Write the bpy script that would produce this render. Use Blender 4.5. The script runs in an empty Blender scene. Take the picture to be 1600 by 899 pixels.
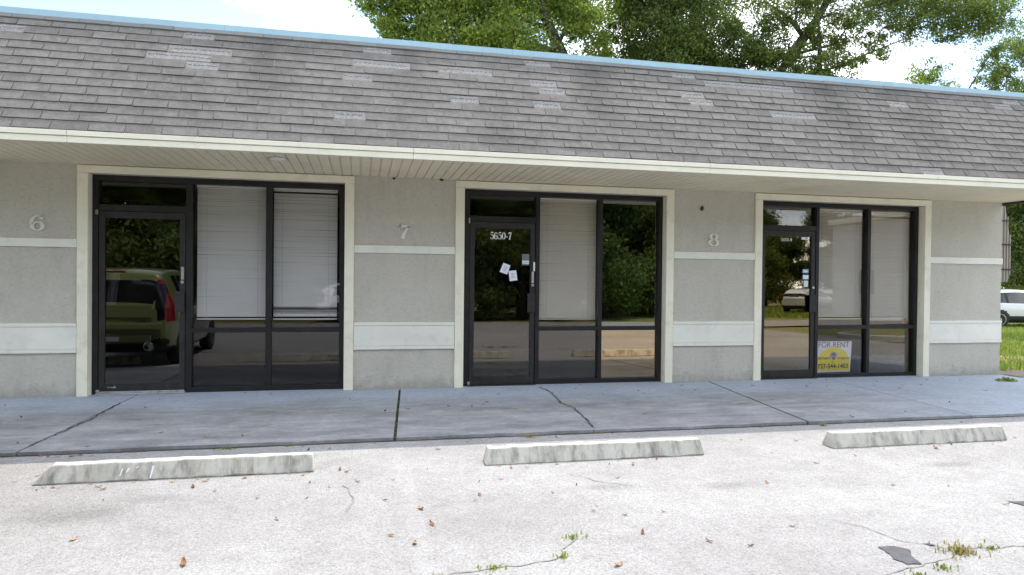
import bpy, bmesh, math, random
import numpy as np
from mathutils import Vector, Matrix
rad = math.radians
S = bpy.context.scene
COL = S.collection
rnd = random.Random(7)
LZ = -0.03                      # parking lot level (walkway top = 0)

# ------------------------------------------------------------------ helpers
def tag(o, label=None, cat=None, group=None, kind=None):
    if label: o['label'] = label
    if cat: o['category'] = cat
    if group: o['group'] = group
    if kind: o['kind'] = kind
    return o

def empty(name, loc, label, cat, group=None, rz=0):
    o = bpy.data.objects.new(name, None); COL.objects.link(o)
    o.location = loc; o.rotation_euler = (0, 0, rz); o.empty_display_size = .2
    return tag(o, label, cat, group)

class MB:
    def __init__(s): s.v = []; s.f = []
    def quad(s, a, b, c, d):
        n = len(s.v); s.v += [tuple(a), tuple(b), tuple(c), tuple(d)]; s.f.append((n, n+1, n+2, n+3)); return s
    def poly(s, pts):
        n = len(s.v); s.v += [tuple(p) for p in pts]; s.f.append(tuple(range(n, n+len(pts)))); return s
    def box(s, x0, x1, y0, y1, z0, z1, rot=None):
        n = len(s.v)
        P = [(x0,y0,z0),(x1,y0,z0),(x1,y1,z0),(x0,y1,z0),(x0,y0,z1),(x1,y0,z1),(x1,y1,z1),(x0,y1,z1)]
        if rot: P = [tuple(rot(Vector(p))) for p in P]
        s.v += P
        s.f += [tuple(n+i for i in f) for f in ((0,3,2,1),(4,5,6,7),(0,1,5,4),(1,2,6,5),(2,3,7,6),(3,0,4,7))]
        return s
    def prism(s, pts, fn, a, b):
        """closed 2D outline pts, fn(p, t) -> 3D, extruded t=a..b"""
        n = len(s.v); k = len(pts)
        s.v += [tuple(fn(p, a)) for p in pts] + [tuple(fn(p, b)) for p in pts]
        s.f.append(tuple(n+i for i in range(k))[::-1]); s.f.append(tuple(n+k+i for i in range(k)))
        for i in range(k):
            j = (i+1) % k; s.f.append((n+i, n+j, n+k+j, n+k+i))
        return s
    def tube(s, pts, rads, seg=8, caps=True):
        pts = [Vector(p) for p in pts]; n0 = len(s.v)
        up = Vector((0,0,1))
        for i, p in enumerate(pts):
            d = (pts[min(i+1, len(pts)-1)] - pts[max(i-1, 0)]).normalized()
            a = d.cross(up if abs(d.z) < .95 else Vector((1,0,0))).normalized(); b = d.cross(a)
            r = rads[i] if hasattr(rads, '__len__') else rads
            for k in range(seg):
                t = 2*math.pi*k/seg; s.v.append(tuple(p + a*math.cos(t)*r + b*math.sin(t)*r))
        for i in range(len(pts)-1):
            for k in range(seg):
                k2 = (k+1) % seg
                s.f.append((n0+i*seg+k, n0+i*seg+k2, n0+(i+1)*seg+k2, n0+(i+1)*seg+k))
        if caps:
            s.f.append(tuple(n0+k for k in range(seg))[::-1]); s.f.append(tuple(n0+(len(pts)-1)*seg+k for k in range(seg)))
        return s
    def lathe(s, prof, c, axis='Z', seg=24):
        n0 = len(s.v)
        for r, h in prof:
            for k in range(seg):
                t = 2*math.pi*k/seg; u, w = r*math.cos(t), r*math.sin(t)
                p = {'Z': (u, w, h), 'Y': (u, h, w), 'X': (h, u, w)}[axis]
                s.v.append((c[0]+p[0], c[1]+p[1], c[2]+p[2]))
        for i in range(len(prof)-1):
            for k in range(seg):
                k2 = (k+1) % seg; s.f.append((n0+i*seg+k, n0+i*seg+k2, n0+(i+1)*seg+k2, n0+(i+1)*seg+k))
        s.f.append(tuple(n0+k for k in range(seg))[::-1]); s.f.append(tuple(n0+(len(prof)-1)*seg+k for k in range(seg)))
        return s
    def build(s, name, mat, parent=None, bevel=0, smooth=False, fixn=True):
        me = bpy.data.meshes.new(name); me.from_pydata(s.v, [], s.f); me.update()
        if fixn:
            bm = bmesh.new(); bm.from_mesh(me); bmesh.ops.recalc_face_normals(bm, faces=bm.faces); bm.to_mesh(me); bm.free()
        o = bpy.data.objects.new(name, me); COL.objects.link(o)
        for m in (mat if isinstance(mat, (list, tuple)) else [mat]): me.materials.append(m)
        if parent:
            o.parent = parent
            p = parent; off = Vector((0,0,0))
        if smooth:
            for p in me.polygons: p.use_smooth = True
        if bevel:
            b = o.modifiers.new('Bevel', 'BEVEL'); b.width = bevel; b.segments = 2; b.limit_method = 'ANGLE'; b.angle_limit = rad(40)
        return o

def bulk(name, V, F, mat, parent=None, attr=None):
    """fast mesh from numpy arrays of quads"""
    me = bpy.data.meshes.new(name); nv, nf = len(V), len(F)
    me.vertices.add(nv); me.vertices.foreach_set('co', np.asarray(V, 'f').ravel())
    me.loops.add(nf*4); me.loops.foreach_set('vertex_index', np.asarray(F, 'i').ravel())
    me.polygons.add(nf); me.polygons.foreach_set('loop_start', np.arange(0, nf*4, 4, dtype='i')); me.polygons.foreach_set('loop_total', np.full(nf, 4, 'i'))
    me.update(); me.validate()
    o = bpy.data.objects.new(name, me); COL.objects.link(o); me.materials.append(mat)
    if parent: o.parent = parent
    return o

def copy_tree(o, parent=None):
    c = o.copy(); COL.objects.link(c)
    if parent is not None: c.parent = parent
    for ch in list(o.children): copy_tree(ch, c)
    return c

# ------------------------------------------------------------------ materials
class NT:
    def __init__(s, name):
        s.m = bpy.data.materials.new(name); s.m.use_nodes = True; s.t = s.m.node_tree; s.n = s.t.nodes; s.n.clear()
        s.out = s.n.new('ShaderNodeOutputMaterial')
    def node(s, typ, **k):
        x = s.n.new('ShaderNode'+typ)
        for a, b in k.items():
            if a.startswith('i_'):
                key = a[2:]; key = int(key) if key.isdigit() else key.replace('_', ' ')
                if hasattr(b, 'is_linked') or isinstance(b, bpy.types.NodeSocket): s.t.links.new(b, x.inputs[key])
                else: x.inputs[key].default_value = b
            else: setattr(x, a, b)
        return x
    def link(s, a, b): s.t.links.new(a, b)
    def pos(s, scale=(1,1,1), rot=(0,0,0)):
        g = s.node('NewGeometry')
        return s.node('Mapping', i_Vector=g.outputs['Position'], i_Scale=scale, i_Rotation=rot).outputs[0]
    def noise(s, vec, scale, detail=4, rough=.55, dist=0):
        return s.node('TexNoise', i_Vector=vec, i_Scale=scale, i_Detail=detail, i_Roughness=rough, i_Distortion=dist).outputs[0]
    def ramp(s, fac, stops):
        r = s.node('ValToRGB', i_Fac=fac); e = r.color_ramp.elements
        while len(e) < len(stops): e.new(.5)
        for el, (p, c) in zip(e, stops): el.position = p; el.color = tuple(c)+(1,) if len(c) == 3 else c
        return r.outputs[0]
    def mix(s, fac, a, b, mode='MIX'):
        x = s.node('Mix', data_type='RGBA', blend_type=mode)
        for key, val in ((0, fac), (6, a), (7, b)):
            if isinstance(val, bpy.types.NodeSocket): s.link(val, x.inputs[key])
            else: x.inputs[key].default_value = val if not isinstance(val, tuple) or len(val) == 4 else val+(1,)
        return x.outputs[2]
    def math(s, op, a, b=0.0, c=None, clamp=False):
        x = s.node('Math', operation=op, use_clamp=clamp)
        for i, val in enumerate((a, b, c)):
            if val is None: continue
            if isinstance(val, bpy.types.NodeSocket): s.link(val, x.inputs[i])
            else: x.inputs[i].default_value = val
        return x.outputs[0]
    def bump(s, h, strength=.3, dist=.01):
        return s.node('Bump', i_Height=h, i_Strength=strength, i_Distance=dist).outputs[0]
    def bsdf(s, color, rough=.6, metal=0, normal=None, spec=.5, **k):
        b = s.node('BsdfPrincipled')
        for key, val in (('Base Color', color), ('Roughness', rough), ('Metallic', metal), ('Specular IOR Level', spec)):
            if isinstance(val, bpy.types.NodeSocket): s.link(val, b.inputs[key])
            else: b.inputs[key].default_value = val+(1,) if isinstance(val, tuple) and len(val) == 3 else val
        for key, val in k.items(): b.inputs[key.replace('_', ' ')].default_value = val
        if normal: s.link(normal, b.inputs['Normal'])
        s.link(b.outputs[0], s.out.inputs[0]); return b

def paint(name, c, rough=.5, var=.12, scale=3, metal=0, bump=.1, spec=.4, dirt=None):
    t = NT(name); p = t.pos()
    n = t.noise(p, scale, 6, .6); fine = t.noise(p, 60, 3)
    col = t.ramp(n, [(.3, tuple(x*(1-var) for x in c)), (.7, tuple(min(1, x*(1+var*.6)) for x in c))])
    if dirt:
        d = t.ramp(t.noise(p, scale*2.3, 8, .7), [(.52, (0,0,0)), (.75, (1,1,1))])
        col = t.mix(t.math('MULTIPLY', d, dirt[1]), col, dirt[0])
    t.bsdf(col, t.math('MULTIPLY_ADD', n, .25, rough-.12), metal, t.bump(fine, bump, .002), spec)
    return t.m

M = {}
# stucco
t = NT('stucco'); p = t.pos()
n1 = t.noise(p, 1.1, 6, .6); tex = t.noise(t.pos((1,1,1.7)), 26, 6, .72, .9); fine = t.noise(p, 170, 3)
col = t.ramp(n1, [(.3, (.60,.56,.475)), (.7, (.67,.63,.545))])
stain = t.ramp(t.noise(t.pos((2.2,2.2,.6)), 1.7, 8, .7), [(.52,(0,0,0)),(.8,(1,1,1))])
col = t.mix(t.math('MULTIPLY', stain, .34), col, (.31,.31,.28))
col = t.mix(t.math('MULTIPLY', t.ramp(tex, [(.34,(1,1,1)),(.5,(0,0,0))]), .30), col, (.30,.295,.26))  # pit dirt and relief shade put into the colour, as bump barely shows
col = t.mix(t.math('MULTIPLY', t.ramp(tex, [(.55,(0,0,0)),(.7,(1,1,1))]), .25), col, (.66,.645,.58))  # raised grain painted lighter to carry the same relief shading
zz = t.node('SeparateXYZ', i_Vector=t.node('NewGeometry').outputs['Position']).outputs[2]
spl = t.node('MapRange', i_0=t.math('ADD', zz, t.math('MULTIPLY_ADD', t.noise(p, 7, 6, .7), .5, -.25)), i_1=.0, i_2=.16, i_3=.5, i_4=.0).outputs[0]
col = t.mix(spl, col, (.25,.245,.22))
t.bsdf(col, .92, 0, t.bump(t.math('MULTIPLY_ADD', fine, .25, tex), .9, .022), .2); M['stucco'] = t.m
# trim paint with splash-up dirt on the lowest centimetres
M['trim'] = paint('trim_paint', (.85,.80,.64), .5, .07, 2.5, dirt=((.45,.42,.34), .45))
M['band'] = paint('band_paint', (.80,.785,.69), .5, .06, 2.5, dirt=((.5,.48,.42), .4))
M['fascia'] = paint('fascia_paint', (.80,.765,.62), .45, .05, 1.5, dirt=((.5,.47,.4), .3))
M['soffit'] = paint('soffit_vinyl', (.78,.705,.53), .55, .08, 1.2, dirt=((.38,.35,.29), .35))
M['bronze'] = paint('dark_bronze_metal', (.017,.015,.015), .42, .35, 5, .0, .05, .35, dirt=((.06,.055,.05), .3))
M['bronze_worn'] = paint('worn_bronze_metal', (.028,.025,.024), .5, .4, 8, .0, .05, .35, dirt=((.09,.08,.075), .4))
M['alu'] = paint('bare_aluminium', (.5,.5,.5), .38, .3, 14, .9, dirt=((.12,.11,.1), .5))
M['steel'] = paint('lock_steel', (.6,.6,.6), .3, .2, 20, .85)
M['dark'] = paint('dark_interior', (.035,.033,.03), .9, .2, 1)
M['white'] = paint('white_plastic', (.8,.8,.8), .4, .05, 10)
M['number'] = paint('number_paint', (.72,.70,.60), .5, .05, 9)
M['letter'] = paint('white_vinyl_lettering', (.85,.85,.83), .5, .1, 60)
M['brown'] = paint('brown_metal', (.045,.032,.025), .5, .2, 4)
M['mud'] = paint('dried_mud', (.06,.045,.032), .95, .4, 60, bump=.6)
M['paper'] = paint('paper', (.82,.84,.9), .8, .03, 30)
M['sticker_grey'] = paint('grey_sticker', (.2,.2,.2), .6, .2, 80)
M['sticker_blue'] = paint('blue_sticker', (.32,.5,.66), .6, .1, 60)
M['sticker_pale'] = paint('pale_sticker', (.68,.76,.82), .6, .06, 60)
M['print'] = paint('grey_print', (.35,.38,.45), .8, .1, 60)
M['red'] = paint('faded_red_tape', (.42,.06,.06), .6, .2, 30)
M['tan'] = paint('old_tan_caulk', (.34,.23,.15), .8, .2, 60)
M['ink'] = paint('black_ink', (.03,.03,.03), .6, .1, 60)
M['sign_white'] = paint('sign_board_white', (.82,.80,.80), .5, .05, 12)
M['sign_yellow'] = paint('sign_yellow', (.86,.69,.0), .5, .06, 12)
M['sign_grey'] = paint('sign_grey', (.13,.13,.13), .6, .1, 40)
M['blind'] = paint('blind_vinyl', (.88,.86,.83), .5, .05, 2)
M['blue_metal'] = paint('pale_blue_drip_metal', (.36,.54,.63), .4, .1, 1.3, 0, .05, .4, dirt=((.3,.36,.38), .4))
M['bronze_awning'] = paint('brown_awning_metal', (.30,.265,.22), .5, .15, 3)
M['awning_rib'] = paint('awning_rib', (.46,.41,.34), .5, .1, 3)
M['rubber'] = paint('tyre_rubber', (.02,.02,.02), .8, .2, 20)
M['blackplastic'] = paint('black_plastic', (.022,.022,.024), .6, .2, 10)
M['carglass'] = paint('car_glass', (.008,.009,.010), .06, .1, 2, bump=0, spec=.6)
M['tail'] = paint('tail_lamp_red', (.22,.008,.016), .12, .1, 10, bump=0)
M['lampclear'] = paint('lamp_clear', (.7,.7,.7), .1, .1, 10, bump=0)
M['chrome'] = paint('chrome', (.75,.75,.75), .15, .05, 10, 1, 0)
M['wood'] = paint('weathered_post', (.14,.11,.08), .9, .3, 6, bump=.4)
M['leaf_dry'] = paint('dry_leaf', (.26,.12,.05), .8, .5, 4)
M['leaf_dry2'] = paint('dry_leaf_pale', (.36,.22,.12), .8, .4, 4)
M['leaf_dark'] = paint('dry_leaf_dark', (.07,.045,.03), .8, .4, 4)
M['paintline'] = None

def carpaint(name, c):
    t = NT(name); n = t.noise(t.pos(), 400, 2)
    t.bsdf(t.ramp(n, [(.35, tuple(x*.85 for x in c)), (.65, c)]), .3, .25, None, .5, Coat_Weight=.8, Coat_Roughness=.04)
    return t.m
M['green_car'] = carpaint('green_car_paint', (.18,.215,.075)); M['white_car'] = carpaint('white_car_paint', (.78,.79,.80)); M['red_car'] = carpaint('red_car_paint', (.4,.03,.03))

def glass(name, tint, refl, rc=(1,1,1), gain=1.0):
    t = NT(name)
    fr = t.node('Fresnel', i_IOR=1.33).outputs[0]
    fac = t.math('MULTIPLY_ADD', fr, gain, refl, clamp=True)
    wav = t.noise(t.pos((1,1,.6)), 2.2, 1)
    tr = t.node('BsdfTransparent', i_Color=tint+(1,)).outputs[0]
    gl = t.node('BsdfGlossy', i_Color=rc+(1,), i_Roughness=.0, i_Normal=t.bump(wav, .02, .02)).outputs[0]
    t.link(t.node('MixShader', i_0=fac, i_1=tr, i_2=gl).outputs[0], t.out.inputs[0]); return t.m
M['g_clear'] = glass('window_glass_grey_tint', (.975,.97,.97), .014)
M['g_mid'] = glass('window_glass_film', (.975,.96,.94), .048, (1,.96,.90))
M['g_green'] = glass('window_glass_reflective_film', (.5,.5,.48), .20, (.95,1,.92))
M['g_bronze'] = glass('window_glass_bronze_film', (.4,.36,.3), .36, (1,.80,.56))
M['g_door'] = glass('door_glass_film', (.45,.42,.38), .22, (1,.86,.66))

M['g_door_dark'] = glass('door_glass_dark', (.5,.49,.48), .085)
# shingles: random tone per tab, streaks and lichen
t = NT('weathered_shingles'); g = t.node('NewGeometry'); p = t.pos()
ri = g.outputs['Random Per Island']
col = t.ramp(ri, [(0, (.145,.135,.125)), (.5, (.18,.168,.155)), (.85, (.195,.183,.168)), (1, (.225,.213,.197))])
gran = t.noise(p, 190, 2, .7); gran2 = t.node('TexVoronoi', i_Vector=p, i_Scale=260).outputs['Color']
col = t.mix(.55, col, t.ramp(gran, [(.3, (.05,.047,.044)), (.7, (.36,.34,.315))]))
mot = t.ramp(t.noise(p, 11, 8, .75), [(.3, (.72,.72,.72)), (.68, (1.15,1.13,1.1))])
col = t.mix(1.0, col, mot, 'MULTIPLY')
dk = t.ramp(t.noise(t.pos((1.1,.5,.35)), 1.0, 6, .62), [(.5, (0,0,0)), (.74, (1,1,1))])
col = t.mix(t.math('MULTIPLY', dk, .45), col, (.075,.072,.068))
sx = t.node('SeparateXYZ', i_Vector=g.outputs['Position'])
wob = t.math('MULTIPLY_ADD', t.noise(p, 1.6, 4), .5, -.25)
def streak(cx, w, z0, z1):
    d = t.math('ABSOLUTE', t.math('SUBTRACT', t.math('ADD', sx.outputs[0], wob), cx))
    a = t.node('MapRange', i_0=d, i_1=0.0, i_2=w, i_3=1.0, i_4=0.0).outputs[0]
    b = t.node('MapRange', i_0=sx.outputs[2], i_1=z0, i_2=z1, i_3=0.0, i_4=1.0).outputs[0]
    return t.math('MULTIPLY', a, b)
st = t.math('ADD', streak(2.9, .38, 2.9, 3.9), t.math('ADD', streak(6.3, .45, 2.9, 3.5), t.math('ADD', streak(-1.0, .3, 2.9, 4.1), streak(.6, .25, 3.2, 4.2))), clamp=True)
col = t.mix(t.math('MULTIPLY', st, .5), col, (.07,.068,.062))
lich = t.ramp(t.noise(p, 14, 6, .75), [(.62, (0,0,0)), (.7, (1,1,1))])
lm = t.ramp(t.noise(p, .8, 3), [(.45, (0,0,0)), (.65, (1,1,1))])
col = t.mix(t.math('MULTIPLY', t.math('MULTIPLY', lich, lm), .55), col, (.38,.37,.34))
t.bsdf(col, .95, 0, t.bump(gran, .6, .004), .1); M['shingle'] = t.m
t = NT('bare_shingle_mat'); p = t.pos()
n = t.noise(t.pos((1,1,1)), 55, 5, .7)
t.bsdf(t.ramp(n, [(.3, (.14,.134,.125)), (.5, (.27,.258,.24)), (.72, (.40,.385,.355))]), .95, 0, t.bump(n, .5, .004), .1); M['bare'] = t.m
t = NT('shingle_slot_grit'); p = t.pos(); n = t.noise(p, 90, 4, .7)
t.bsdf(t.ramp(n, [(.3, (.17,.16,.15)), (.7, (.40,.38,.35))]), .95, 0, None, .1); M['slot'] = t.m
M['shingle_butt'] = paint('shingle_butt_edge', (.085,.08,.075), .95, .3, 40)  # shaded line of each course's butt put into the colour, along with old dirt
M['adhesive'] = paint('tar_strip', (.09,.09,.095), .8, .3, 20)
t = NT('cap_shingles'); g = t.node('NewGeometry'); p = t.pos()
col = t.ramp(g.outputs['Random Per Island'], [(0, (.17,.175,.165)), (1, (.23,.235,.22))])
col = t.mix(.4, col, t.ramp(t.noise(p, 150, 3), [(.3, (.09,.09,.088)), (.7, (.35,.35,.33))]))
t.bsdf(col, .95, 0, None, .1); M['cap'] = t.m

# concrete walkway: blue-grey paint worn to dirty concrete towards the lot
t = NT('walkway_concrete'); g = t.node('NewGeometry'); p = t.pos()
sy = t.node('SeparateXYZ', i_Vector=g.outputs['Position'])
edge = t.math('MULTIPLY_ADD', t.noise(t.pos((.5,1.3,1)), 1.5, 6, .65), 1.5, -.75)
yy = t.math('ADD', sy.outputs[1], edge)
w = t.node('MapRange', i_0=yy, i_1=-.45, i_2=-1.25, i_3=0.0, i_4=1.0).outputs[0]
xr = t.node('MapRange', i_0=sx.outputs[0] if False else sy.outputs[0], i_1=5.2, i_2=7.6, i_3=1.0, i_4=.28).outputs[0]
w = t.math('MULTIPLY', w, xr)
blue = t.ramp(t.noise(p, 2.4, 7, .65), [(.3, (.37,.43,.52)), (.7, (.46,.51,.60))])
dirty = t.ramp(t.noise(t.pos((.7,1.5,1)), 2.1, 9, .74), [(.3, (.13,.13,.135)), (.5, (.25,.255,.265)), (.72, (.40,.40,.40))])
col = t.mix(w, blue, dirty)
ln = t.math('ABSOLUTE', t.math('ADD', t.math('ADD', sy.outputs[1], t.math('MULTIPLY_ADD', t.noise(p, 1.3, 3), .12, -.06)), 1.86))
lf = t.node('MapRange', i_0=ln, i_1=.015, i_2=.09, i_3=.6, i_4=0.0).outputs[0]
lf = t.math('MULTIPLY', lf, t.ramp(t.noise(p, 2.6, 5), [(.4, (.2,.2,.2)), (.6, (1,1,1))]))
col = t.mix(lf, col, (.36,.38,.40))
mott = t.ramp(t.noise(p, 18, 6, .75), [(.35, (0,0,0)), (.7, (1,1,1))])
col = t.mix(t.math('MULTIPLY', mott, .5), col, (.15,.148,.142))
spl = t.ramp(t.noise(t.pos((1,1.5,1)), 5.5, 4, .5), [(.66, (0,0,0)), (.70, (1,1,1))])
col = t.mix(t.math('MULTIPLY', spl, .5), col, (.25,.33,.45))
worn = t.ramp(t.noise(t.pos((.8,1.6,1)), 3.3, 9, .8), [(.53, (0,0,0)), (.63, (1,1,1))])
col = t.mix(t.math('MULTIPLY', worn, .42), col, (.42,.42,.41))
fine = t.noise(p, 120, 4)
t.bsdf(col, .8, 0, t.bump(t.math('ADD', fine, mott), .25, .004), .3); M['walk'] = t.m
t = NT('joint_dirt'); p = t.pos(); n = t.noise(p, 40, 5, .7)
t.bsdf(t.ramp(n, [(.35, (.02,.018,.015)), (.65, (.07,.06,.045))]), .95); M['joint'] = t.m

# parking lot: sun bleached shell-rock asphalt
t = NT('bleached_asphalt'); g = t.node('NewGeometry'); p = t.pos()
v = t.node('TexVoronoi', i_Vector=p, i_Scale=105, i_Randomness=1.0)
v2 = t.node('TexVoronoi', i_Vector=p, i_Scale=230)
col = t.ramp(t.node('SeparateColor', i_Color=v.outputs['Color']).outputs[0], [(0, (.27,.262,.255)), (.2, (.345,.337,.328)), (.6, (.39,.383,.373)), (.9, (.445,.437,.425))])
gap = t.ramp(v2.outputs['Distance'], [(.3, (0,0,0)), (.65, (1,1,1))])
col = t.mix(t.math('MULTIPLY', gap, .22), col, (.27,.265,.26))
peb = t.ramp(t.node('SeparateColor', i_Color=v2.outputs['Color']).outputs[1], [(.86, (0,0,0)), (.92, (1,1,1))])
col = t.mix(t.math('MULTIPLY', peb, .5), col, (.2,.19,.185))
big = t.ramp(t.noise(t.pos((.6,1,1)), .55, 7, .65), [(.34, (.80,.79,.79)), (.62, (1,1,1))])
col = t.mix(1.0, col, big, 'MULTIPLY')
mid = t.ramp(t.noise(p, 4.5, 6, .7), [(.35, (.88,.875,.87)), (.6, (1,1,1))])
col = t.mix(1.0, col, mid, 'MULTIPLY')
sp = t.node('SeparateXYZ', i_Vector=g.outputs['Position'])
def blot(cx, cy, rx, ry, a, ang=0):
    vv = t.node('VectorMath', operation='SUBTRACT', i_0=g.outputs['Position'], i_1=(cx, cy, LZ)).outputs[0]
    vv = t.node('Mapping', i_Vector=vv, i_Rotation=(0,0,ang), i_Scale=(1/rx, 1/ry, 0)).outputs[0]
    d = t.node('VectorMath', operation='LENGTH', i_0=vv).outputs['Value']
    d = t.math('ADD', d, t.math('MULTIPLY_ADD', t.noise(p, 5, 6, .7), 1.3, -.65))
    return t.node('MapRange', i_0=d, i_1=.25, i_2=1.1, i_3=a, i_4=0.0).outputs[0]
bl = None
for b in ((-1.58,-4.22,.42,.22,.75,.4),(-1.2,-4.0,.3,.1,.5,.3),(1.78,-4.28,.2,.09,.6,-.4),(2.62,-4.40,.25,.10,.5,-.3),(4.64,-4.22,.3,.08,.6,-.2),(3.4,-4.5,.35,.2,.28),(3.0,-5.2,.5,.3,.22),(.9,-4.9,.5,.4,.15)):
    x = blot(*b); bl = x if bl is None else t.math('MAXIMUM', bl, x)
grn = t.ramp(t.noise(p, 38, 6, .8), [(.36, (1,1,1)), (.62, (.12,.12,.12))])
bl = t.math('MULTIPLY', bl, grn)
col = t.mix(bl, col, (.11,.105,.10))
t.bsdf(col, .92, 0, t.bump(t.math('ADD', v2.outputs['Distance'], v.outputs['Distance']), .5, .006), .2); M['lot'] = t.m
t = NT('worn_white_line'); p = t.pos(); n = t.ramp(t.noise(p, 14, 8, .8), [(.44, (0,0,0)), (.56, (1,1,1))])
b = t.node('BsdfPrincipled', i_Base_Color=(.72,.72,.72,1), i_Roughness=.8); tr = t.node('BsdfTransparent')
t.link(t.node('MixShader', i_0=t.math('MULTIPLY', n, .13), i_1=tr.outputs[0], i_2=b.outputs[0]).outputs[0], t.out.inputs[0]); M['paintline'] = t.m
M['patch'] = paint('asphalt_patch', (.09,.09,.095), .9, .3, 25, bump=.4)
# wheel stop concrete with mildew
t = NT('wheel_stop_concrete'); g = t.node('NewGeometry'); p = t.pos()
col = t.ramp(t.noise(p, 4, 6, .6), [(.3, (.46,.44,.38)), (.7, (.60,.575,.51))])
fz = t.node('SeparateXYZ', i_Vector=g.outputs['Normal']).outputs[2]
mil = t.ramp(t.noise(t.pos((2.4,1.0,.8), (0,.35,0)), 4.2, 8, .72), [(.45, (0,0,0)), (.66, (1,1,1))])
sidew = t.node('MapRange', i_0=fz, i_1=.95, i_2=.6, i_3=.15, i_4=1.0).outputs[0]
col = t.mix(t.math('MULTIPLY', t.math('MULTIPLY', mil, sidew), .8), col, (.13,.125,.105))
pit = t.noise(p, 90, 4, .7)
t.bsdf(col, .9, 0, t.bump(pit, .4, .004), .2); M['stop'] = t.m
# ground / grass / dirt
t = NT('ground_soil_and_grass'); p = t.pos()
n = t.noise(p, .9, 8, .7)
t.bsdf(t.ramp(n, [(.38, (.28,.21,.13)), (.5, (.2,.2,.08)), (.62, (.12,.19,.04))]), .95, 0, t.bump(t.noise(p, 30, 5), .5, .03), .1); M['ground'] = t.m
t = NT('grass_blades'); g = t.node('NewGeometry')
c = t.ramp(g.outputs['Random Per Island'], [(0, (.12,.22,.03)), (.6, (.20,.30,.05)), (.85, (.34,.34,.10)), (1, (.5,.38,.17))])
d = t.node('BsdfDiffuse', i_Color=c); tl = t.node('BsdfTranslucent', i_Color=c)
t.link(t.node('MixShader', i_0=.4, i_1=d.outputs[0], i_2=tl.outputs[0]).outputs[0], t.out.inputs[0]); M['grass'] = t.m

def leafmat(name, a, b, c, trans=.45):
    t = NT(name); g = t.node('NewGeometry')
    col = t.ramp(g.outputs['Random Per Island'], [(0, a), (.55, b), (1, c)])
    big = t.ramp(t.noise(t.pos(), .8, 3), [(.35, (.7,.75,.7)), (.65, (1.15,1.1,.9))])
    col = t.mix(1.0, col, big, 'MULTIPLY')
    d = t.node('BsdfPrincipled', i_Base_Color=col, i_Roughness=.5); d.inputs['Specular IOR Level'].default_value = .25
    tl = t.node('BsdfTranslucent', i_Color=t.mix(1.0, col, (1.7,1.9,.9,1), 'MULTIPLY'))
    t.link(t.node('MixShader', i_0=trans, i_1=d.outputs[0], i_2=tl.outputs[0]).outputs[0], t.out.inputs[0]); return t.m
M['leaf_bright'] = leafmat('foliage_bright', (.09,.14,.038), (.165,.22,.055), (.31,.35,.11), .5)
M['leaf_oak'] = leafmat('foliage_oak', (.06,.085,.033), (.11,.15,.05), (.21,.25,.09), .45)
M['leaf_deep'] = leafmat('foliage_deep', (.048,.078,.028), (.09,.13,.042), (.18,.22,.075), .45)
M['leaf_olive'] = leafmat('foliage_olive', (.045,.07,.02), (.09,.12,.03), (.17,.18,.045), .4)
t = NT('bark'); p = t.pos((1,1,.35)); n = t.noise(p, 14, 7, .7)
t.bsdf(t.ramp(n, [(.35, (.035,.03,.025)), (.65, (.12,.105,.088))]), .95, 0, t.bump(n, .7, .04), .1); M['bark'] = t.m

# ------------------------------------------------------------------ storefront geometry
UNITS = [ # outer trim x0,x1 ; opening x0,x1 ; left jamb w ; door x0,x1 ; mullion A ; mullion B ; right jamb w
    dict(n=6, o=(-3.08,0.0), op=(-2.968,-.112), lj=.062, d=(-2.90,-1.960), a=(-1.955,-1.888), b=(-1.052,-.985), rj=.062),
    dict(n=7, o=(1.263,4.279), op=(1.378,4.169), lj=.085, d=(1.468,2.350), a=(2.355,2.410), b=(3.238,3.292), rj=.050),
    dict(n=8, o=(5.521,8.458), op=(5.633,8.352), lj=.062, d=(5.700,6.585), a=(6.590,6.640), b=(7.463,7.517), rj=.050)]
XL, XR, YB = -8.0, 9.778, 9.0
ZT, ZS = 2.650, 2.662
B = empty('commercial_building', (0,0,0), 'single storey grey stucco commercial building with mansard shingle roof and three dark glass storefronts', 'building')

def pieces(x0, x1): pass
wall = MB(); bands = MB()
edges = [XL] + [e for u in UNITS for e in u['op']] + [XR]
for i in range(0, len(edges), 2):
    wall.box(edges[i], edges[i+1], 0, .2, -.05, 2.70)
for u in UNITS:
    wall.box(u['op'][0], u['op'][1], 0, .2, 2.565, 2.70)
wall.box(XL, XL+.2, .2, YB-.2, -.05, 3.9); wall.box(XR-.2, XR, .2, YB-.2, -.05, 3.9)
wall.box(XL, XR, YB-.2, YB, -.05, 3.9)
wall_o = wall.build('wall', M['stucco'], B)
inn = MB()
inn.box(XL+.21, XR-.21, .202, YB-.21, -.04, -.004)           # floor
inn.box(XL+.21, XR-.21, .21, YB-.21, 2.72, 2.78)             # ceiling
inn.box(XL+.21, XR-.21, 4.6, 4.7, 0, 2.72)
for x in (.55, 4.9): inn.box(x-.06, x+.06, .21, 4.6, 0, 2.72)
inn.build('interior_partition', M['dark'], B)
for x0, x1 in ((XL, -3.083), (.003, 1.260), (4.282, 5.518), (8.461, XR+.004)):
    mb = MB(); mb.box(x0, x1, -.024, .0, 1.708, 1.803); mb.build('trim_band', M['band'], wall_o, .003)
    mb = MB(); mb.box(x0, x1, -.020, .0, .547, .800); mb.box(x0, x1, -.028, .0, .802, .842); mb.box(x0, x1, -.028, .0, .502, .545)
    mb.build('trim_band', M['band'], wall_o, .003)
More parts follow.
